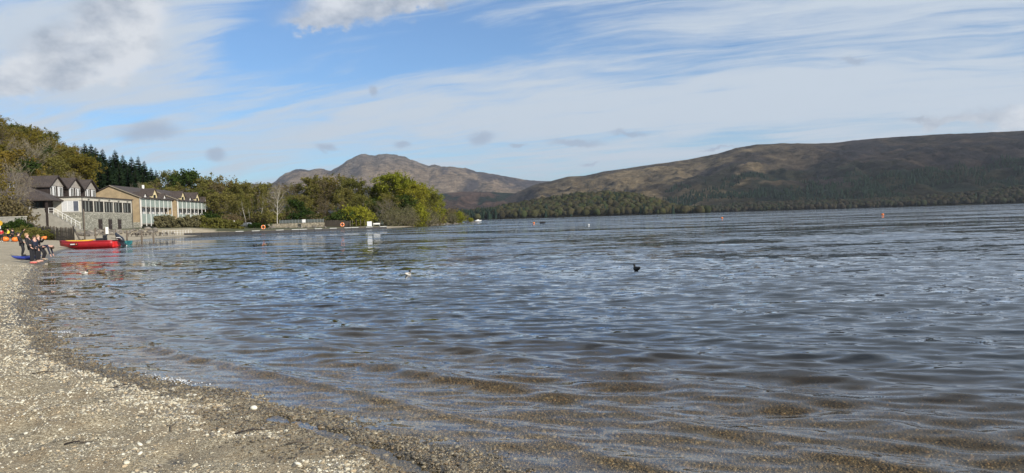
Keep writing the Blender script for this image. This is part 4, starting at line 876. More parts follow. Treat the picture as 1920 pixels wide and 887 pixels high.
# ------------------------------------------------------------------ fences, walls, posts, tables
def fence(name, label, a, b, h_, picket_m, gap, wpk, post_every, rails=2, lean=0.0, cat='fence', topslope=None):
    a = Vector(a); b = Vector(b); L = (b - a).length; d = (b - a).normalized(); root = empty(name, a, 0, label, cat); n = int(L / gap)
    pk = MB().box(-wpk / 2, wpk / 2, -0.012, 0.012, 0, 1).mesh('picket', picket_m); ang = math.atan2(d.y, d.x)
    for i in range(n):
        q = d * (i * gap); z = h1(a.x + q.x, a.y + q.y) - a.z; o = bpy.data.objects.new('picket', pk); C.objects.link(o); o.parent = root
        o.location = (q.x, q.y, z - 0.05); o.rotation_euler = (random.uniform(-0.02, 0.02), random.uniform(-0.02, 0.02), ang); o.scale = (1, 1, h_ * random.uniform(0.95, 1.04))
    s = Vector((d.y, -d.x, 0)) * 0.06
    for k in range(int(L / post_every) + 1):
        q = d * min(k * post_every, L); z = h1(a.x + q.x, a.y + q.y) - a.z; MB().box(-0.07, 0.07, -0.07, 0.07, 0, h_ * 1.08).build('post', M_wood, root).location = (q.x - s.x, q.y - s.y, z - 0.1)
    for r_ in range(rails):
        rr_ = MB(); f = (r_ + 0.7) / (rails + 0.4)
        for k in range(8):
            q0 = d * L * k / 8; q1 = d * L * (k + 1) / 8; rr_.bar(q0 - s * 0.5 + Vector((0, 0, h1(a.x + q0.x, a.y + q0.y) - a.z + h_ * f)), q1 - s * 0.5 + Vector((0, 0, h1(a.x + q1.x, a.y + q1.y) - a.z + h_ * f)), 0.05, 0.09)
        rr_.build('rail', M_wood, root)
    return root
fence('picket_fence', 'weathered picket fence running from the scrub to the beach', gp(48, 124), gp(104, 103), 2.0, M_wood, 0.24, 0.15, 3.0)
fence('picket_fence', 'weathered picket fence end beside the braced post on the beach', gp(105, 102.7), gp(137, 97), 1.9, M_wood, 0.22, 0.14, 2.4)
fence('picket_fence', 'pale picket fence in front of the garden wall', gp(-20, 122), gp(47, 124.5), 1.9, M_woodp, 0.26, 0.14, 3.0)
fence('board_fence', 'brown close-boarded fence below the big green bush', gp(610, 212), gp(657, 207), 2.0, M_wood, 0.2, 0.19, 2.5)
def post(px, ytop, Y, w_, label, m_=None, group=None, tilt=(0, 0)):
    P = gp(px, Y); P.z = min(P.z, P.z); z0 = P.z - 0.3; top = at(px, ytop, Y).z
    o = MB(); o.tube([(0, 0, 0), (tilt[0] * 0.5, tilt[1] * 0.5, (top - z0) * 0.5), (tilt[0], tilt[1], top - z0)], [w_ * 1.05, w_, w_ * 0.9], 8)
    ob = o.build('mooring_post', m_ or M_wood, None, True); ob.location = (P.x, P.y, z0); tag(ob, label, 'post', group); return ob
post(137.5, 423, 96, 0.13, 'stout wooden post with a leaning brace at the fence end')
post(158.5, 392, 93, 0.09, 'tall thin pole rising from the beach before the hotel')
post(178.5, 427, 92, 0.10, 'upright post carrying one end of the rope rail before the hotel'); post(196, 428, 91, 0.11, 'dark post behind the black boat seat')
post(217, 430, 100, 0.07, 'thin stake behind the outboard motor')
for px, yt, Y in ((237.5, 432, 98), (265, 433, 90), (287, 439, 93)): post(px, yt, Y, 0.12, 'weathered mooring post standing by the water past the red boat', None, 'mooring posts past the red boat')
p0 = at(139, 430, 96); p1 = gp(152, 92); br = MB().bar(Vector((0, 0, 0)), p1 - p0, 0.16, 0.16).build('timber_brace', M_wood); br.location = p0; tag(br, 'leaning timber brace against the post at the fence end', 'timber')
p0 = at(178.5, 428.5, 92); p1 = at(196, 430, 91); rp = MB(); rp.tube([Vector((0, 0, 0)), (p1 - p0) * 0.5 - Vector((0, 0, 0.12)), p1 - p0], 0.03, 5); ro = rp.build('rope', M_darkw); ro.location = p0; tag(ro, 'slack rope strung between two posts on the beach', 'rope')
# boulders along the bank under the hotel
RK = []
for k in range(6):
    r_ = np.random.RandomState(60 + k); v = IV * (1 + 0.7 * vnoise(IV[:, 0] * 1.4 + k * 7, IV[:, 1] * 1.4 + IV[:, 2] * 1.9, 8))[:, None] * np.array((1, 0.8, 0.6)); me = bpy.data.meshes.new('boulder'); me.from_pydata(v.tolist(), [], IF.tolist()); RK.append(me)
M_rock = mat('boulder_stone', (0.17, 0.15, 0.125), 0.95, 0.45, 1.5, bump=0.6, objrand=0.35)
for me in RK: me.materials.append(M_rock)
rng = random.Random(11)
def boulders(n, pxr, Yf, size, label, grp):
    for i in range(n):
        px = rng.uniform(*pxr); Y = Yf(px) + rng.uniform(-2.2, 2.2); P = gp(px, Y); s = size * rng.uniform(0.5, 1.5)
        o = bpy.data.objects.new('boulder', RK[rng.randrange(6)]); C.objects.link(o); o.location = P + Vector((0, 0, s * 0.25)); o.scale = (s, s, s); o.rotation_euler = (rng.uniform(-0.3, 0.3), rng.uniform(-0.3, 0.3), rng.uniform(0, 6.28)); tag(o, label, 'boulder', grp)
def bankY(px):   # distance where the sight line through px meets the toe of the bank
    for Y in np.arange(110, 200, 1.0):
        X = xat(px, Y)
        if sdist(np.array([X]), np.array([Y]))[0] > 14.5: return Y
    return 170
boulders(70, (146, 292), bankY, 0.55, 'rough brown boulder in the rock bank below the hotel', 'boulders below the hotel')
boulders(26, (500, 612), lambda p_: 203, 0.4, 'pale boulder at the foot of the beach wall', 'boulders below the beach wall')
boulders(16, (800, 868), lambda p_: 268 + (p_ - 800) * 1.2, 0.5, 'stone on the shore of the point', 'stones along the point')
# stone beach wall with glass balustrade
a_ = gp(497, 206); b_ = gp(608, 208); d = (b_ - a_); L = d.length; bw_ = empty('beach_wall', a_, math.atan2(d.y, d.x), 'pale rubble retaining wall with glass balustrade above the beach', 'wall')
MB().box(0, L, 0, 0.6, -0.5, 1.2).build('stone_wall', stonemat('pale_rubble', (0.22, 0.19, 0.135), (0.40, 0.35, 0.26), 2.0), bw_)
nb = 14; x0 = L * 0.24
for k in range(nb + 1): MB().box(x0 + (L - x0 - 0.2) * k / nb, x0 + (L - x0 - 0.2) * k / nb + 0.09, 0.2, 0.3, 1.2, 2.3).build('post', M_metal, bw_)
for k in range(nb):
    xx = x0 + (L - x0 - 0.2) * k / nb; MB().box(xx + 0.16, xx + (L - x0 - 0.2) / nb - 0.05, 0.23, 0.26, 1.28, 2.2).build('glass_panel', M_bal, bw_)
sg = empty('notice_board', gp(570, 205.5) + Vector((0, 0, 1.25)), 0, 'white notice board standing on the beach wall', 'sign'); MB().box(-0.5, 0.5, -0.03, 0.03, 0.2, 1.1).build('board', M_white, sg); MB().box(-0.4, -0.34, 0.031, 0.07, 0, 1.1).box(0.34, 0.4, 0.031, 0.07, 0, 1.1).build('leg', M_metal, sg)
# white board leaning by the hotel door
sg = empty('sign_board', gp(200.5, 146), rzA + 1.2, 'white free-standing board beside the hotel doors', 'sign'); MB().box(-0.36, 0.36, -0.03, 0.03, 0.3, 1.7).build('board', M_white, sg); MB().box(-0.3, -0.24, 0.031, 0.08, 0, 1.6).box(0.24, 0.3, 0.031, 0.08, 0, 1.6).build('leg', M_metal, sg)
# picnic tables on the sand
def picnic(px, Y, rz, label):
    r_ = empty('picnic_table', gp(px, Y), rz, label, 'picnic table', 'picnic tables on the hotel beach')
    tp = MB()
    for k in range(5): MB().box(-0.95, 0.95, -0.38 + k * 0.155, -0.24 + k * 0.155, 0.72, 0.76).build('plank', M_darkw, r_)
    for s in (-1, 1):
        MB().box(-0.95, 0.95, s * 0.72 - 0.13, s * 0.72 + 0.13, 0.43, 0.47).build('bench_seat', M_darkw, r_)
        MB().bar((s * 0.7, -0.78, 0), (s * 0.7, -0.25, 0.72), 0.06, 0.09).bar((s * 0.7, 0.78, 0), (s * 0.7, 0.25, 0.72), 0.06, 0.09).bar((s * 0.7, -0.8, 0.4), (s * 0.7, 0.8, 0.4), 0.05, 0.08).build('leg', M_darkw, r_)
for px, Y, rz in ((247, 140, 0.4), (256, 143, 1.2), (266, 141, 0.7), (274, 145, 0.2), (296, 150, 0.9), (306, 153, 0.3), (318, 155, 0.8)): picnic(px, Y, rz, 'dark wooden picnic table on the sand below the hedge')
# white rail fence on the beach
a_ = gp(304, 152); b_ = gp(358, 165); d = b_ - a_; rf = empty('rail_fence', a_, 0, 'thin white rail fence beside the picnic tables', 'fence')
for k in range(11):
    q = d * k / 10; q.z = h1(a_.x + q.x, a_.y + q.y) - a_.z; MB().tube([q, q + Vector((0, 0, 1.05))], 0.03, 6).build('post', M_white, rf)
q1 = d.copy(); q1.z = h1(b_.x, b_.y) - a_.z
for z in (0.55, 1.02): MB().tube([Vector((0, 0, z)), q1 + Vector((0, 0, z))], 0.022, 6).build('rail', M_white, rf)
# thin stakes right of the boarded fence
for px in (661, 668, 676, 684): post(px, 411.5, 206, 0.07, 'thin stake standing past the end of the boarded fence', None, 'stakes past the boarded fence')

# ------------------------------------------------------------------ boats
M_red = mat('red_hull', (0.36, 0.016, 0.022), 0.35, 0.2, 2, spec=0.5); M_teal = mat('teal_hull', (0.02, 0.13, 0.14), 0.5, 0.2, 2); M_yellow = mat('yellow_plastic', (0.70, 0.40, 0.03), 0.4, 0.12, 3)
M_blue = mat('blue_plastic', (0.025, 0.045, 0.32), 0.35, 0.15, 3); M_orange = mat('orange_plastic', (0.80, 0.20, 0.03), 0.45, 0.1, 3); M_cowl = mat('outboard_grey', (0.022, 0.025, 0.034), 0.3, 0.15, 4)
M_deck = mat('grey_deck', (0.22, 0.2, 0.19), 0.7, 0.2, 4); M_wbuoy = mat('white_plastic', (0.72, 0.71, 0.68), 0.45, 0.06, 4)
def hull(L, beam, free, draft, m_hull, m_in, root, rim_m=None):
    rings = []
    for i in range(15):
        f = i / 14; x = -L / 2 + L * f; b = beam / 2 * (0.90 + 0.10 * min(f * 3, 1)) * (1 - max(0, (f - 0.55) / 0.45) ** 2.3); b = max(b, 0.03)
        k = -draft + (draft + free * 0.72) * max(0, (f - 0.62) / 0.38) ** 2.0; gz = free + 0.20 * free * max(0, (f - 0.5) / 0.5) ** 2
        inn = max(b - 0.14, 0.012); fl = max(k + 0.12, 0.10)
        rings.append([(x, -b, gz), (x, -b * 1.03, gz * 0.78), (x, -b * 0.88, min(0.10 + k * 0.4 + 0.05, gz - 0.1)), (x, -b * 0.4, k + 0.05), (x, 0, k), (x, b * 0.4, k + 0.05), (x, b * 0.88, min(0.10 + k * 0.4 + 0.05, gz - 0.1)), (x, b * 1.03, gz * 0.78), (x, b, gz),
                      (x, inn, gz), (x, inn * 0.9, fl + 0.02), (x, 0, fl), (x, -inn * 0.9, fl + 0.02), (x, -inn, gz)])
    return MB().loft(rings).build('hull', m_hull, root, True)
Pb = at(166, 464, 74)
bt = empty('motor_dinghy', (Pb.x, 74, 0.0), math.pi + 0.06, 'red motor dinghy drawn up bow first on the shore', 'boat')
h_ = hull(5.75, 1.9, 0.66, 0.10, M_red, M_red, bt)
for s in (-1, 1):
    rim = []
    for i in range(13):
        f = i / 12; b = 0.95 * (0.90 + 0.10 * min(f * 3, 1)) * (1 - max(0, (f - 0.55) / 0.45) ** 2.3); rim.append((-2.86 + 5.72 * f, s * max(b, 0.02), 0.66 + 0.132 * max(0, (f - 0.5) / 0.5) ** 2 + 0.03))
    MB().tube(rim, 0.06, 8).build('gunwale', M_red, bt, True)
MB().box(-2.92, -2.80, -0.80, 0.80, 0.05, 0.62).build('transom', mat('sunlit_red', (0.62, 0.02, 0.02), 0.4, 0.1, 3), bt, bevel=0.03)  # hull red again, brightened in its colour for sunlight on the stern
MB().box(-1.75, -1.0, -0.45, 0.45, 0.12, 1.0).box(-1.76, -1.66, -0.4, 0.4, 1.001, 1.3).build('seat_console', M_black, bt, bevel=0.04)
MB().box(-2.3, -1.95, -0.8, 0.8, 0.4, 0.46).build('thwart', M_deck, bt); MB().box(1.0, 1.3, -0.7, 0.7, 0.5, 0.56).build('thwart', M_deck, bt)
pl = MB().box(0.55, 1.35, 0.955, 0.975, 0.34, 0.56).build('name_plate', M_black, bt)
lt = MB()
for k, (w_, x) in enumerate(((0.07, 1.22), (0.07, 1.13), (0.07, 1.04), (0.07, 0.95), (0.07, 0.86))): lt.box(x, x + w_, 0.976, 0.982, 0.40, 0.50)
lt.build('lettering', M_white, pl)['kind'] = 'stuff'; MB().box(0.64, 0.76, 0.976, 0.983, 0.40, 0.50).build('emblem', M_orange, pl)
ob = MB(); R_ = []
for x, z, a_, b_ in ((-0.30, 0.62, 0.12, 0.14), (-0.28, 0.66, 0.20, 0.2), (-0.2, 0.85, 0.24, 0.24), (-0.1, 1.05, 0.22, 0.22), (-0.02, 1.17, 0.13, 0.15), (0.0, 1.19, 0.04, 0.05)):
    R_.append([(-2.98 + x * 1.4 + 1.45 * a_ * math.cos(2 * math.pi * j / 12) * 1.2, 1.3 * b_ * math.sin(2 * math.pi * j / 12), 0.62 + (z - 0.62) * 1.35 + 0.16 * math.cos(2 * math.pi * j / 12)) for j in range(12)])
oc = ob.loft(R_).build('outboard', M_cowl, bt, True)
MB().bar((-3.2, 0, 0.75), (-3.65, 0, 0.12), 0.20, 0.34).bar((-3.55, 0, 0.22), (-3.85, 0, 0.05), 0.10, 0.14).build('drive_leg', M_cowl, oc, bevel=0.02)
pr = MB()
for k in range(3):
    a_ = k * 2.094; pr.add([(-3.88, 0, 0.08), (-3.86, 0.14 * math.cos(a_ - 0.4), 0.08 + 0.14 * math.sin(a_ - 0.4)), (-3.92, 0.17 * math.cos(a_ + 0.3), 0.08 + 0.17 * math.sin(a_ + 0.3))], [(0, 1, 2), (2, 1, 0)])
pr.ball((-3.88, 0, 0.08), 0.05); pr.build('propeller', M_wbuoy, oc)
MB().bar((-2.95, 0, 0.92), (-2.35, 0.1, 0.98), 0.05).build('tiller', M_black, oc)
MB().box(-3.45, -3.0, 0.300, 0.318, 0.98, 1.04).build('cowl_stripe', M_white, oc)
def kayak(name, L, wd, h_, m_, loc, rz, label, cat, tilt=(0, 0), group=None):
    r_ = empty(name, loc, rz, label, cat, group); r_.rotation_euler = (tilt[0], tilt[1], rz); rg = []
    for i in range(13):
        f = i / 12; x = -L / 2 + L * f; q = max(math.sin(math.pi * min(max(f, 0.015), 0.985)) ** 0.65, 0.06); rk = h_ * 0.5 * (abs(f - 0.5) * 2) ** 3
        rg.append([(x, wd / 2 * q * math.cos(2 * math.pi * j / 12), h_ / 2 + rk + h_ / 2 * q * math.sin(2 * math.pi * j / 12)) for j in range(12)])
    b_ = MB().loft(rg).build('hull', m_, r_, True); c = []
    for j in range(15): a_ = 2 * math.pi * j / 14; c.append((L * 0.13 * math.cos(a_), wd * 0.3 * math.sin(a_), h_ * 0.97))
    MB().tube(c, 0.03, 6, False).build('cockpit_rim', M_black, r_, True); MB().box(-L * 0.1, -L * 0.07, -wd * 0.2, wd * 0.2, h_ * 0.5, h_ * 1.3).build('seat', M_black, r_); return r_
kayak('kayak', 3.1, 0.6, 0.28, M_yellow, (Pb.x - 0.9, 74.1, 0.60), math.pi + 0.05, 'yellow kayak lying along the inside of the red dinghy', 'kayak')
q = gp(47, 44); kayak('kayak', 2.6, 0.62, 0.26, M_blue, (q.x, q.y, q.z), -0.35, 'blue kayak lying on the shingle behind the group of people', 'kayak')
q = at(226, 456, 84); tb = empty('rowing_dinghy', (q.x, 84, 0.0), math.pi - 0.2, 'teal dinghy moored behind the red motor dinghy', 'boat'); hull(2.4, 1.2, 0.5, 0.08, M_teal, M_teal, tb); MB().box(-0.2, 0.1, -0.55, 0.55, 0.32, 0.36).build('thwart', M_wood, tb)
q = at(1018, 419, 200); tb = empty('rowing_dinghy', (q.x, 200, 0.0), 0.1, 'small black tender floating beside an orange buoy', 'boat'); hull(1.7, 0.9, 0.5, 0.05, M_black, M_black, tb); MB().box(-0.2, 0.1, -0.35, 0.35, 0.3, 0.35).build('thwart', M_black, tb)
q = at(897, 411, 620); tb = empty('motor_cruiser', (q.x, 620, 0.0), 0.2, 'tiny white cruiser moored beyond the point', 'boat'); hull(5.5, 2.0, 0.9, 0.1, M_wbuoy, M_wbuoy, tb); MB().box(-1.5, 0.6, -0.7, 0.7, 0.7, 1.6).build('cabin', M_wbuoy, tb, bevel=0.1); MB().box(0.602, 0.63, -0.6, 0.6, 1.0, 1.5).build('windscreen', M_glass, tb)

# ------------------------------------------------------------------ floating jetty
Ja = at(345, 441, 160); Jb = at(724, 429, 181); d = Vector((Jb.x - Ja.x, Jb.y - Ja.y, 0)); JL = d.length
jt = empty('floating_jetty', (Ja.x, Ja.y, 0), math.atan2(d.y, d.x), 'long floating jetty of black pontoons with white deck sections', 'jetty')
n = 26; fl = MB().box(0.03, JL / n - 0.03, -0.7, 0.7, -0.2, 0.60).mesh('pontoon', M_black); dk = MB().box(0.02, JL / n - 0.02, -0.75, 0.75, 0.601, 0.72).mesh('deck', mat('worn_white_deck', (0.52, 0.51, 0.48), 0.7, 0.25, 2)); dk2 = MB().box(0.02, JL / n - 0.02, -0.75, 0.75, 0.601, 0.66).mesh('deck', M_wood)
for k in range(n):
    o = bpy.data.objects.new('pontoon', fl); C.objects.link(o); o.parent = jt; o.location = (k * JL / n, 0, 0)
    o2 = bpy.data.objects.new('deck', dk if k in (6, 8, 11, 13, 14, 16, 18, 20, 21, 23, 25) else dk2); C.objects.link(o2); o2.parent = o
for px, lab in ((483, 'orange lifebuoy on its stand near the shore end of the jetty'), (634, 'orange lifebuoy on its stand near the outer end of the jetty')):
    f = (px - 345) / 379.0; q = Ja + d * f; lb = empty('lifebuoy_stand', (q.x, q.y, 0.72), 0, lab, 'lifebuoy')
    MB().tube([(0, 0.1, 0), (0, 0.1, 1.2)], 0.05, 6).build('post', M_wood, lb); c = [(0.42 * math.cos(2 * math.pi * j / 16), 0, 0.75 + 0.42 * math.sin(2 * math.pi * j / 16)) for j in range(17)]
    rg = MB().tube(c, 0.13, 8, False).build('ring', M_orange, lb, True)
    for j in (2, 6, 10, 14): MB().ball(c[j], 0.145, 0.145, 0.145, 8, 5).build('band', M_wbuoy, rg)
q = Ja + d * ((690 - 345) / 379.0); sg = empty('jetty_board', (q.x, q.y - 0.3, 0.72), 0, 'square white board standing on the outer end of the jetty', 'sign'); MB().box(-0.6, 0.6, -0.04, 0.04, 0.15, 1.35).build('board', M_white, sg); MB().box(-0.5, -0.42, 0.041, 0.12, 0, 1.3).box(0.42, 0.5, 0.041, 0.12, 0, 1.3).build('leg', M_metal, sg)
# buoys
def buoy(px, py, Y, r_, m_, label):
    q = at(px, py, Y); b_ = empty('buoy', (q.x, Y, 0), 0, label, 'buoy'); MB().ball((0, 0, r_ * 0.55), r_, r_, r_ * 0.95, 14, 8).build('float', m_, b_, True)
    MB().tube([(0, 0, r_ * 1.4), (0, 0, r_ * 1.75)], r_ * 0.2, 8).build('shackle', M_black, b_); MB().tube([(r_ * 1.01 * math.cos(a_), r_ * 1.01 * math.sin(a_), r_ * 0.45) for a_ in np.linspace(0, 6.2832, 15)], r_ * 0.08, 5, False).build('band', M_black, b_)
buoy(1001, 419, 205, 0.3, M_orange, 'orange buoy floating beside the small black tender'); buoy(1104, 422, 132, 0.16, M_wbuoy, 'small white buoy out on the open water'); buoy(1354, 409, 182, 0.27, M_orange, 'orange buoy before the wooded headland end'); buoy(1655, 403, 146, 0.27, M_orange, 'orange buoy before the dark moorland shore')
# islet with a bush off the point
q = at(884, 413, 430); isl = bpy.data.objects.new('islet', RK[2]); C.objects.link(isl); isl.location = (q.x, 430, 0.0); isl.scale = (4.5, 3, 1.1); tag(isl, 'low rock islet off the tip of the point', 'rock')
plant('gbush', (q.x - 0.5, 430, 0.3), 2.4, 'small green bush growing on the rock islet', wide=1.0)

# ------------------------------------------------------------------ ducks
def duck(px, py, Y, rz, body_m, head_m, label, size=1.0, bill=None):
    q = at(px, py, Y); z = 0.0; d_ = empty('duck', (q.x, Y, z), rz, label, 'duck'); s = size; rg = []
    for x, zc_, a_, b_ in ((-0.24, 0.12, 0.012, 0.012), (-0.19, 0.10, 0.045, 0.03), (-0.10, 0.075, 0.085, 0.065), (0.0, 0.06, 0.10, 0.08), (0.10, 0.06, 0.085, 0.075), (0.16, 0.07, 0.05, 0.05), (0.185, 0.08, 0.015, 0.015)):
        rg.append([(x * s, a_ * s * math.cos(2 * math.pi * j / 12), (zc_ + b_ * math.sin(2 * math.pi * j / 12)) * s) for j in range(12)])
    MB().loft(rg).build('body', body_m, d_, True)
    hd = MB(); hd.tube([(0.12 * s, 0, 0.09 * s), (0.15 * s, 0, 0.135 * s), (0.155 * s, 0, 0.165 * s)], [0.05 * s, 0.04 * s, 0.036 * s], 8); hd.ball((0.165 * s, 0, 0.185 * s), 0.048 * s, 0.04 * s, 0.042 * s)
    ho = hd.build('head', head_m, d_, True); MB().box(0.205 * s, 0.26 * s, -0.014 * s, 0.014 * s, 0.165 * s, 0.182 * s).build('bill', bill or M_yellow, ho, bevel=0.004)
    for sd_ in (-1, 1):
        MB().loft([[(x * s, sd_ * (0.088 + 0.012 * math.sin(a_)) * s * k, (0.09 + 0.045 * math.cos(a_) * k) * s) for a_ in np.linspace(0, 5.5, 8)] for x, k in ((-0.19, 0.3), (-0.08, 0.9), (0.04, 1.0), (0.10, 0.4))]).build('wing', body_m if body_m is not M_dw else M_dg, d_, True)
M_dw = mat('duck_pale', (0.52, 0.50, 0.46), 0.8, 0.2, 20); M_dg = mat('duck_grey', (0.20, 0.18, 0.16), 0.8, 0.3, 25); M_db = mat('duck_brown', (0.16, 0.11, 0.065), 0.85, 0.5, 30); M_dk = mat('duck_black', (0.016, 0.017, 0.018), 0.6, 0.2, 20); M_gh = mat('drake_head', (0.01, 0.025, 0.02), 0.35, 0.2, 20)
duck(158, 514, 28.9, 0.1, M_dw, M_gh, 'pale drake mallard swimming beside a brown duck', 0.8); duck(190, 512, 29.3, 0.05, M_db, M_db, 'brown mallard hen swimming behind the pale drake', 0.8); duck(765, 518, 22.6, 1.25, M_dw, M_dk, 'black and white duck turning on open water', 0.85); duck(1194, 508, 22.0, 1.9, M_dk, M_dk, 'all-dark duck alone on open water', 0.9, M_dk)
duck(478, 461, 61, 0.2, M_dk, M_dk, 'tiny dark duck near the jetty, larger of two'); duck(497, 460, 63, 0.3, M_db, M_dk, 'tiny brownish duck near the jetty, smaller of two', 0.85)

# ------------------------------------------------------------------ people
M_skin = mat('skin', (0.55, 0.32, 0.24), 0.6, 0.12, 10); M_wsuit = mat('black_cloth', (0.012, 0.012, 0.016), 0.75, 0.3, 14); M_navy = mat('navy_cloth', (0.014, 0.018, 0.040), 0.8, 0.3, 14)
M_hbrown = mat('brown_hair', (0.055, 0.028, 0.016), 0.6, 0.4, 30); M_hblond = mat('fair_hair', (0.36, 0.22, 0.10), 0.6, 0.3, 30); M_hdark = mat('dark_hair', (0.02, 0.014, 0.012), 0.6, 0.3, 30); M_redc = mat('red_cloth', (0.45, 0.02, 0.03), 0.8, 0.2, 10); M_yelc = mat('yellow_vest', (0.75, 0.65, 0.05), 0.7, 0.15, 10); M_pink = mat('pink_shoe', (0.60, 0.14, 0.12), 0.6, 0.2, 10); M_eye = mat('eye_dark', (0.02, 0.015, 0.012), 0.3, 0.1, 10)
def skin(name, V, E, Rd, m_, parent, sub=1):
    me = bpy.data.meshes.new(name); me.from_pydata([tuple(v) for v in V], E, []); o = bpy.data.objects.new(name, me); C.objects.link(o); o.parent = parent; me.materials.append(m_)
    md = o.modifiers.new('skin', 'SKIN'); md.use_smooth_shade = True
    for i, r_ in enumerate(Rd): me.skin_vertices[0].data[i].radius = (r_, r_) if not hasattr(r_, '__len__') else r_
    me.skin_vertices[0].data[0].use_root = True
    if sub: s_ = o.modifiers.new('sub', 'SUBSURF'); s_.levels = sub; s_.render_levels = sub
    return o
def person(loc, rz, h, pose, top_m, leg_m, shoe_m, hair_m, label, long_hair=False):
    J = {'pelvis': (0, 0, .92), 'spine': (0, 0, 1.08), 'chest': (0, 0, 1.28), 'neck': (0, 0, 1.44), 'skull': (0, .015, 1.56), 'crown': (0, .005, 1.655),
         'shL': (-.17, 0, 1.38), 'elL': (-.22, -.02, 1.10), 'wrL': (-.22, .06, .86), 'shR': (.17, 0, 1.38), 'elR': (.22, -.02, 1.10), 'wrR': (.22, .06, .86),
         'hipL': (-.09, 0, .88), 'knL': (-.10, .02, .49), 'anL': (-.10, -.02, .09), 'toL': (-.12, .15, .035), 'hipR': (.09, 0, .88), 'knR': (.10, .02, .49), 'anR': (.10, -.02, .09), 'toR': (.12, .15, .035)}
    J.update(pose); k = h / 1.68; J = {a_: Vector(b_) * k for a_, b_ in J.items()}
    RD = {'pelvis': .13, 'spine': .115, 'chest': .135, 'neck': .055, 'skull': .088, 'crown': .05, 'sh': .062, 'el': .043, 'wr': .029, 'hip': .088, 'kn': .058, 'an': .04, 'to': .032}
    rad = lambda a_, x=0.0: (RD.get(a_) or RD[a_[:-1]]) * k + x
    E = [('pelvis', 'spine'), ('spine', 'chest'), ('chest', 'neck'), ('neck', 'skull'), ('skull', 'crown')]
    for s in 'LR': E += [('chest', 'sh' + s), ('sh' + s, 'el' + s), ('el' + s, 'wr' + s), ('pelvis', 'hip' + s), ('hip' + s, 'kn' + s), ('kn' + s, 'an' + s), ('an' + s, 'to' + s)]
    ids = list(J); V = [J[a_] for a_ in ids]; Ed = [(ids.index(a_), ids.index(b_)) for a_, b_ in E]; Rd = [rad(a_) for a_ in ids]
    for s in 'LR':                                   # hands: palm, four fingers of different lengths and a thumb
        w_ = J['wr' + s]; dd = (w_ - J['el' + s]).normalized(); sd_ = dd.cross(Vector((0, 1, 0.3))).normalized(); nn = sd_.cross(dd); pi = len(V)
        V.append(w_ + dd * .06 * k); Rd.append((.036 * k, .018 * k)); Ed.append((ids.index('wr' + s), pi))
        for j, ln in enumerate((.066, .076, .070, .054)):
            a_ = V[pi] + dd * .03 * k + sd_ * (j - 1.5) * .021 * k; b_ = a_ + dd * ln * .55 * k; c_ = b_ + (dd * .8 + nn * .5) * ln * .5 * k; i0 = len(V); V += [a_, b_, c_]; Rd += [.010 * k, .009 * k, .008 * k]; Ed += [(pi, i0), (i0, i0 + 1), (i0 + 1, i0 + 2)]
        a_ = w_ + dd * .03 * k - sd_ * .035 * k; i0 = len(V); V += [a_, a_ + (dd - sd_ * .6).normalized() * .045 * k]; Rd += [.011 * k, .009 * k]; Ed += [(pi, i0), (i0, i0 + 1)]
    up = (J['crown'] - J['neck']).normalized(); fw = Vector((0, 1, 0)); fw = (fw - up * fw.dot(up)); fw = fw.normalized() if fw.length > 0.2 else Vector((0, 0, -1)); rt = fw.cross(up)
    hc = J['skull']; si = ids.index('skull'); i0 = len(V); V += [hc + fw * .085 * k, hc + fw * .112 * k - up * .012 * k]; Rd += [.03 * k, .012 * k]; Ed += [(si, i0), (i0, i0 + 1)]
    r_ = empty('person', loc, rz, label, 'person'); skin('body', V, Ed, Rd, M_skin, r_)
    fe = MB()
    for s in (-1, 1): MB().ball(hc + fw * .088 * k + rt * s * .032 * k + up * .016 * k, .011 * k, None, None, 6, 4).build('eye', M_eye, r_); MB().ball(hc + rt * s * .092 * k, .012 * k, .022 * k, .03 * k, 6, 4).build('ear', M_skin, r_)
    def cloth(nm, names, edges, extra, m_):
        sub = [a_ for a_ in ids if a_ in names]; skin(nm, [J[a_] for a_ in sub], [(sub.index(a_), sub.index(b_)) for a_, b_ in edges], [rad(a_, extra) for a_ in sub], m_, r_)
    tn = ['spine', 'chest', 'pelvis'] + [a_ + s for s in 'LR' for a_ in ('sh', 'el', 'wr')]
    te = [('pelvis', 'spine'), ('spine', 'chest')] + [(x + s if x != 'chest' else x, y_ + s) for s in 'LR' for x, y_ in (('chest', 'sh'), ('sh', 'el'), ('el', 'wr'))]
    cloth('jacket', tn, te, 0.016, top_m)
    cloth('trousers', ['pelvis'] + [a_ + s for s in 'LR' for a_ in ('hip', 'kn', 'an')], [(x + s if x != 'pelvis' else x, y_ + s) for s in 'LR' for x, y_ in (('pelvis', 'hip'), ('hip', 'kn'), ('kn', 'an'))], 0.013, leg_m)
    for s in 'LR':
        a_, t_ = J['an' + s], J['to' + s]; dd = (t_ - a_); MB().tube([a_ - dd * .25 - Vector((0, 0, .03)), a_ - Vector((0, 0, .035)) + dd * .1, (a_ + t_) / 2 - Vector((0, 0, .012)), t_, t_ + dd * .3], [.035, .052, .046, .042, .02], 8).build('shoe', shoe_m, r_, True)
    hh = MB(); c = hc + up * .03 * k - fw * .018 * k; n = 14
    rings = []
    for i in range(8):
        a_ = math.pi * i / 9; rr_ = max(math.sin(a_), .02) * .105 * k; rings.append([c + up * (math.cos(a_) * .118 * k) + rt * math.cos(2 * math.pi * j / n) * rr_ * .95 + fw * (math.sin(2 * math.pi * j / n) * rr_ - max(0, i - 4) * .022 * k * (1 if math.sin(2 * math.pi * j / n) > 0 else 0) * 1.6) for j in range(n)])
    hh.loft(rings)
    if long_hair: hh.tube([hc - fw * .06 * k, hc - fw * .11 * k - Vector((0, 0, .14)) * k, hc - fw * .10 * k - Vector((0, 0, .30)) * k], [.085 * k, .075 * k, .03 * k], 10)
    hh.build('hair', hair_m, r_, True)
    return r_
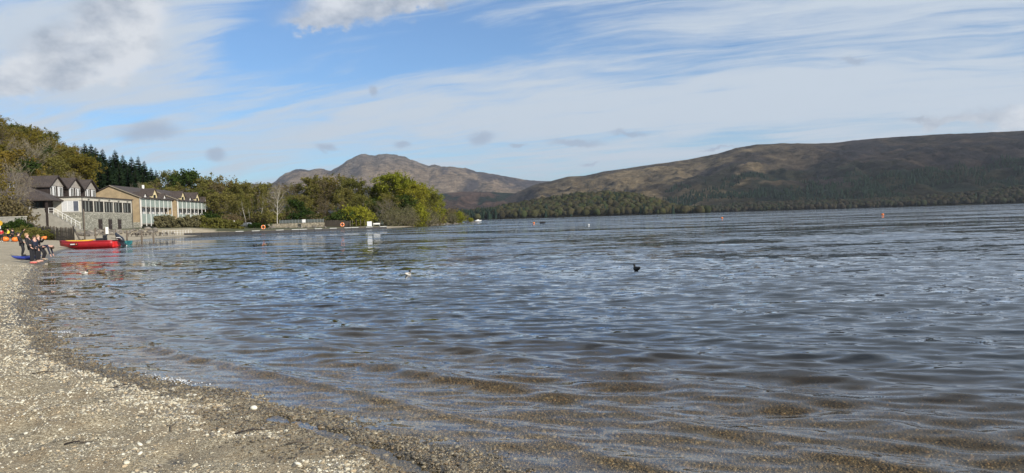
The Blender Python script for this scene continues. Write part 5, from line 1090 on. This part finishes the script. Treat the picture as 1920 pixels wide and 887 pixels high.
def stand(px, py, Y):
    q = at(px, py, Y); return Vector((q.x, Y, h1(q.x, Y)))
def gY(px, py):          # distance where the sight line meets the ground
    for Y in np.arange(20, 130, 0.25):
        q = at(px, py, Y)
        if q.z <= h1(q.x, q.y): return Y
    return 60
RZ = -math.pi / 2      # facing the water (+x)
lean = {'spine': (0, -.06, 1.08), 'chest': (0, -.14, 1.27), 'neck': (0, -.20, 1.42), 'skull': (0, -.19, 1.54), 'crown': (0, -.22, 1.63), 'shL': (-.17, -.17, 1.37), 'shR': (.17, -.17, 1.37)}
person(stand(42, 481, gY(42, 481)), RZ + 0.5, 1.70, dict(lean, elL=(-.30, -.02, 1.60), wrL=(-.22, .12, 1.78), elR=(.26, -.08, 1.12), wrR=(.2, .12, 1.0), knL=(-.12, .10, .50), knR=(.12, .06, .49)), M_wsuit, M_wsuit, M_wbuoy, M_hdark, 'person in black leaning back with one arm raised')
person(stand(60, 494, gY(60, 494)), RZ + 0.25, 1.72, dict(lean, elL=(-.22, -.12, 1.08), wrL=(-.20, .05, .90), elR=(.22, -.12, 1.08), wrR=(.2, .05, .9)), M_wsuit, M_wsuit, M_pink, M_hblond, 'person in black with pink shoes leaning back at the water edge')
p3 = person(stand(66, 492.5, gY(66, 492.5)), RZ - 0.2, 1.55, {}, M_navy, M_wsuit, M_skin, M_hbrown, 'person with long brown hair in navy jacket with white sleeve badge', True)
MB().ball((0.235, -0.02, 1.14), 0.035, 0.07, 0.12, 10, 6).build('sleeve_badge', M_white, p3, True)
p4 = person(stand(73, 491, gY(73, 491)), RZ + 0.1, 1.60, {'elR': (.24, .10, 1.20), 'wrR': (.14, .30, 1.40), 'elL': (-.24, .10, 1.20), 'wrL': (-.10, .30, 1.40)}, M_wsuit, M_wsuit, M_skin, M_hblond, 'fair-haired person in black holding an orange float to the face')
q = p4.location; o = MB(); o.tube([(0, 0, 0), (0.14, 0, 0.0), (0.30, 0, -0.02)], [0.04, 0.08, 0.10], 10); fo = o.build('orange_float', M_orange, None, True); fo.location = (q.x + 0.20, q.y, q.z + 1.43); tag(fo, 'orange cone-shaped float held up by the fair-haired person', 'float')
bend = {'pelvis': (0, -.12, .80), 'spine': (0, .05, .90), 'chest': (0, .28, .93), 'neck': (0, .44, .90), 'skull': (0, .55, .84), 'crown': (0, .63, .78), 'shL': (-.17, .36, .90), 'shR': (.17, .36, .90), 'elL': (-.20, .42, .62), 'wrL': (-.18, .50, .36), 'elR': (.20, .42, .62), 'wrR': (.18, .50, .34),
        'hipL': (-.09, -.12, .78), 'hipR': (.09, -.12, .78), 'knL': (-.12, .10, .46), 'knR': (.12, .08, .46)}
person(stand(82, 487.5, gY(82, 487.5)), RZ + 0.15, 1.62, bend, M_navy, M_wsuit, M_woodp, M_hbrown, 'person in navy bending down to touch the water')
person(stand(3, 453.5, gY(3, 453.5)), 0.6, 1.66, {'wrR': (.16, .22, 1.05)}, M_redc, M_wsuit, M_wbuoy, M_hdark, 'person in a red top beside the yellow sign')
person(stand(16, 453, gY(16, 453)), 2.6, 1.68, {'wrL': (-.14, .22, 1.05)}, M_yelc, M_wsuit, M_black, M_hdark, 'person in a yellow buoyancy vest among the orange floats')
person(stand(24, 453, gY(24, 453)), 1.2, 1.70, {}, M_wsuit, M_wsuit, M_black, M_hbrown, 'person in dark clothes behind the orange floats')
for px, py, lab, rz in ((10, 453, 'orange inflatable float beside the person in red', 0.4), (29, 453.5, 'larger orange inflatable float beside the person in dark clothes', 1.3)):
    q = stand(px, py, gY(px, py)); fo = empty('inflatable_float', q, rz, lab, 'float'); MB().ball((0, 0, 0.32), 0.46, 0.36, 0.32, 12, 7).build('bag', M_orange, fo, True); MB().tube([(-0.2, 0, 0.62), (-0.1, 0, 0.72), (0.1, 0, 0.72), (0.2, 0, 0.62)], 0.025, 6).build('handle', M_black, fo)
q = stand(2, 450, 108); sg = empty('round_sign', q, 0, 'round yellow sign on a white post above the beach group', 'sign'); MB().tube([(0, 0, -0.2), (0, 0, 2.3)], 0.05, 8).build('post', M_white, sg); MB().tube([(0, -0.08, 2.05), (0, -0.05, 2.05)], 0.40, 20).build('disc', M_yellow, sg)
# vehicles in the car park
def car(px, Y, rz, m_, label, van=False):
    q = gp(px, Y); c = empty('parked_car' if not van else 'parked_van', q, rz, label, 'car' if not van else 'van'); L, hb, ht = (4.3, 0.85, 1.45) if not van else (5.0, 1.05, 2.2)
    pr = [(-L / 2, .35), (-L / 2, hb), (-L / 2 + (.5 if not van else .05), hb + .02), (-L / 2 + (.95 if not van else .15), ht), (L / 2 - (1.75 if not van else 1.25), ht), (L / 2 - (1.0 if not van else .7), hb + .03), (L / 2 - .1, hb - .12), (L / 2, .55), (L / 2, .35)]
    n = len(pr); W_ = 0.86
    MB().loft([[(a_, s * (W_ - (.14 if b_ > hb + .1 else 0)) , b_) for a_, b_ in pr] for s in (-1, 1)]).build('body', m_, c, bevel=0.05)
    x0, x1 = pr[3][0] + .1, pr[4][0] - .05
    for s in (-1, 1):
        y_ = s * (W_ - .07); MB().add
        wv = MB(); wv.add([(x0 - .25, s * (W_ - .03), hb + .08), (x1 + .45, s * (W_ - .03), hb + .08), (x1, s * (W_ - .115), ht - .1), (x0, s * (W_ - .115), ht - .1)], [(0, 1, 2, 3)]); wv.build('side_window', M_glass, c)
        for xw in (-L / 2 + .8, L / 2 - .85):
            w_ = MB().tube([(xw, s * (W_ - .16), .32), (xw, s * (W_ + .02), .32)], .32, 16).build('wheel', M_black, c); MB().tube([(xw, s * (W_ + .021), .32), (xw, s * (W_ + .03), .32)], .18, 10).build('rim', M_metal, w_)
        MB().box(L / 2 - .06, L / 2 + .02, s * .62 - .14, s * .62 + .14, .58, .72).build('headlight', M_white, c)
car(463, 213, 2.5, M_metal, 'silver car parked at the end of the long hedge'); car(432, 222, 0.2, M_wbuoy, 'white van roof showing above the long hedge', True)
car(636, 238, 0.1, M_wbuoy, 'white van under the trees behind the boarded fence', True)
# white bench on the lawn
q = gp(706, 232); bn = empty('garden_bench', q, 0.2, 'white bench on the lawn beside the point trees', 'bench')
MB().box(-1.1, 1.1, -0.25, 0.25, 0.42, 0.48).build('seat', M_white, bn); MB().box(-1.1, 1.1, 0.2, 0.26, 0.55, 0.95).build('backrest', M_white, bn)
for s in (-1, 1): MB().box(s * 0.95 - .04, s * 0.95 + .04, -0.22, 0.24, 0, 0.42).build('leg', M_white, bn)

# ------------------------------------------------------------------ pebbles on the near shingle (beyond counting)
def pebble_mat(name, wet):
    m, t, out = newmat(name); p = t.node('ShaderNodeBsdfPrincipled'); t.l.new(p.outputs[0], out.inputs[0]); a = t.node('ShaderNodeAttribute'); a.attribute_name = 'tint'; a.attribute_type = 'INSTANCER'
    n = t.noise(t.node('ShaderNodeTexCoord').outputs['Object'], 2.5, 4); t.l.new(t.vmath('SCALE', a.outputs['Vector'], t.mapr(n, 0.3, 0.7, 0.8, 1.2)), p.inputs['Base Color']); p.inputs['Roughness'].default_value = 0.32 if wet else 0.85; return m
def scatter(name, label, P, rot, scl, tint, src):
    me = bpy.data.meshes.new(name); me.vertices.add(len(P)); me.vertices.foreach_set('co', P.astype(np.float32).ravel())
    for nm, q in (('rot', rot), ('scl', scl), ('tint', tint)): a = me.attributes.new(nm, 'FLOAT_VECTOR', 'POINT'); a.data.foreach_set('vector', q.astype(np.float32).ravel())
    o = bpy.data.objects.new(name, me); C.objects.link(o); tag(o, label, 'pebbles', None, 'stuff')
    ng = bpy.data.node_groups.new(name, 'GeometryNodeTree'); ng.interface.new_socket('Geometry', in_out='INPUT', socket_type='NodeSocketGeometry'); ng.interface.new_socket('Geometry', in_out='OUTPUT', socket_type='NodeSocketGeometry')
    N_ = ng.nodes; gi = N_.new('NodeGroupInput'); go = N_.new('NodeGroupOutput'); ip = N_.new('GeometryNodeInstanceOnPoints'); oi = N_.new('GeometryNodeObjectInfo'); oi.inputs['Object'].default_value = src
    ng.links.new(gi.outputs[0], ip.inputs['Points']); ng.links.new(oi.outputs['Geometry'], ip.inputs['Instance'])
    for nm, sk in (('rot', 'Rotation'), ('scl', 'Scale')):
        na = N_.new('GeometryNodeInputNamedAttribute'); na.data_type = 'FLOAT_VECTOR'; na.inputs['Name'].default_value = nm; ng.links.new(na.outputs[0], ip.inputs[sk])
    ng.links.new(ip.outputs[0], go.inputs[0]); md = o.modifiers.new('scatter', 'NODES'); md.node_group = ng; return o
IV1, IF1 = ico(1); IVp, IFp = ico(2)
def pebsrc(k, m_):
    r_ = np.random.RandomState(k); v = IVp * (1 + 0.5 * vnoise(IVp[:, 0] * 1.3 + k * 5, IVp[:, 1] * 1.3 + IVp[:, 2] * 1.7, 9))[:, None] * np.array((1, 0.75, 0.5)); me = bpy.data.meshes.new('pebble'); me.from_pydata(v.tolist(), [], IFp.tolist()); me.materials.append(m_)
    me.polygons.foreach_set('use_smooth', [True] * len(me.polygons)); return bpy.data.objects.new('pebble', me)
rng = np.random.RandomState(8); PM = {0: pebble_mat('dry_pebble', False), 1: pebble_mat('wet_pebble', True)}
n = 620000; r_ = np.exp(rng.uniform(math.log(3.4), math.log(46), n)); keep = rng.rand(n) < np.clip((r_ / 7.0) ** 1.2, 0.15, 1) ; r_ = r_[keep]; th_ = rng.uniform(R(-46), R(42), len(r_)); keep = (r_ < 12) | (th_ < R(-24)); r_, th_ = r_[keep], th_[keep]
X = r_ * np.sin(th_); Y = r_ * np.cos(th_); D = sdist(X, Y)
k = (D > -1.2) | ((D > -6.5) & (r_ < 12) & (rng.rand(len(D)) < np.clip((6.5 + D) / 5.0, 0, 1) * np.clip((12 - r_) / 4, 0, 1))); X, Y, D, r_ = X[k], Y[k], D[k], r_[k]; Z = H(X, Y)
dens = np.clip(0.75 + 1.2 * fbm(X / 0.7, Y / 0.7, 21, 3) + 0.9 * fbm(X / 0.4, Y / 0.4, 71, 3) + 0.35 * (D < 0.6), 0.10, 1); k = rng.rand(len(X)) < dens; X, Y, D, r_, Z = X[k], Y[k], D[k], r_[k], Z[k]
sz = 0.0037 * np.exp(rng.normal(0, 0.52, len(X))) * (1 + 0.35 * (D < 0.9)) * (1 + 0.075 * np.maximum(r_ - 3, 0))
big = rng.rand(len(X)) < 0.006; sz = np.minimum(np.where(big, sz * 1.8, sz), 0.022)
pal = np.array([(0.46, 0.41, 0.30), (0.53, 0.49, 0.38), (0.34, 0.28, 0.19), (0.20, 0.18, 0.15), (0.60, 0.57, 0.47), (0.42, 0.33, 0.21), (0.13, 0.12, 0.10)]); tint = pal[rng.choice(7, len(X), p=[.20, .15, .18, .17, .09, .11, .10])] * rng.uniform(0.75, 1.2, len(X))[:, None]
wetm = Z + 0.05 * fbm(X / 0.3, Y / 0.3, 77, 3) < 0.028; wetm = (Z + 0.05 * fbm(X / 0.3, Y / 0.3, 77, 3) < 0.03 + 0.035 * (1 - sstep(5.5, 9, r_))) & (D < 0.4 + 0.6 * (1 - sstep(5.5, 9, r_))); wetm |= Z < 0; tint = np.where(wetm[:, None], tint * np.where((Z < -0.02)[:, None], np.array((0.36, 0.31, 0.235)), np.array((0.42, 0.38, 0.32))), tint)
for w_ in (0, 1):
    for q in range(2):
        k = (wetm == bool(w_)) & (np.arange(len(X)) % 2 == q); m_ = int(k.sum()); s3 = sz[k][:, None] * rng.uniform(0.8, 1.35, (m_, 3))
        scatter('shingle_pebbles', ['dry pale pebbles covering the near beach', 'wet dark pebbles along the water edge'][w_], np.stack([X[k], Y[k], Z[k] + sz[k] * 0.15], 1), np.stack([rng.normal(0, 0.35, m_), rng.normal(0, 0.35, m_), rng.uniform(0, 6.28, m_)], 1), s3, tint[k], pebsrc(3 + q + 2 * w_, PM[w_]))
print('pebbles', len(X))
q = onz(476, 761, 0.06); v = IVp * (1 + 0.25 * vnoise(IVp[:, 0] * 1.3, IVp[:, 1] * 1.3 + IVp[:, 2], 9))[:, None] * np.array((0.034, 0.028, 0.022)); me = bpy.data.meshes.new('white_stone'); me.from_pydata(v.tolist(), [], IFp.tolist()); me.materials.append(mat('white_quartz', (0.72, 0.68, 0.55), 0.6, 0.1, 30))
me.polygons.foreach_set('use_smooth', [True] * len(me.polygons)); o = bpy.data.objects.new('white_stone', me); C.objects.link(o); o.location = (q.x, q.y, h1(q.x, q.y) + 0.018); tag(o, 'single white quartz stone at the edge of the wet shingle', 'stone')
# driftwood twigs
for i, (px, py, L, a_) in enumerate([(440, 806, 0.30, 0.4), (535, 826, 0.22, 0.1), (210, 722, 0.25, 0.7), (320, 800, 0.28, 1.9), (120, 830, 0.2, 0.2), (455, 770, 0.22, 1.2), (60, 700, 0.3, 0.3)]):
    q = onz(px, py, 0.1); z = h1(q.x, q.y); tw = MB(); tw.tube([(0, 0, 0), (L * 0.35, 0.012, 0.012), (L * 0.7, -0.01, 0.006), (L, 0.01, 0.0)], [0.006, 0.0055, 0.004, 0.002], 6)
    tw.tube([(L * 0.4, 0.01, 0.012), (L * 0.55, 0.05, 0.015)], [0.004, 0.002], 5); o = tw.build('driftwood_twig', M_wood if i % 2 else M_darkw, None, True); o.location = (q.x, q.y, z + 0.012); o.rotation_euler = (0, 0, a_); tag(o, 'thin dry twig lying on the shingle', 'twig', 'twigs on the shingle')

# foam where the wavelets break
rng = np.random.RandomState(4); Vs, Fs = [], []; nb_ = 0
for px, py, n_, lx in ((92, 580, 34, 0.4), (118, 622, 34, 0.35), (318, 709, 60, 0.45), (345, 716, 30, 0.3), (78, 556, 14, 0.4)):
    q = onz(px, py, 0.02)
    for k in range(n_):
        x = q.x + rng.normal(0, lx * 0.5); y = q.y - 0.55 * (x - q.x) + rng.normal(0, 0.05); s_ = rng.uniform(0.003, 0.009); z = max(h1(x, y), 0.0) + 0.014
        Vs.append(IV1 * np.array((s_ * 1.3, s_ * 1.3, s_ * 0.7)) + np.array((x, y, z))); Fs.append(IF1 + nb_); nb_ += len(IV1)
fo = npmesh('foam', np.concatenate(Vs), np.concatenate(Fs), mat('foam_white', (0.62, 0.64, 0.66), 0.5, 0.05, 40)); tag(fo, 'small flecks of white foam where wavelets break on the shingle', 'foam', None, 'stuff')

# ------------------------------------------------------------------ haze: pale even air round everything
hz, t, out = newmat('haze_air')
pv = t.node('ShaderNodeVolumePrincipled'); t.l.new(pv.outputs[0], out.inputs['Volume'])
pv.inputs['Color'].default_value = (0.80, 0.88, 1.0, 1); pv.inputs['Density'].default_value = 2.8e-5; pv.inputs['Anisotropy'].default_value = 0.2
o = MB().box(-16000, 16000, -3000, 31500, -12, 1250).build('haze', hz); tag(o, 'thin pale haze filling the air over the loch', 'haze', None, 'stuff')
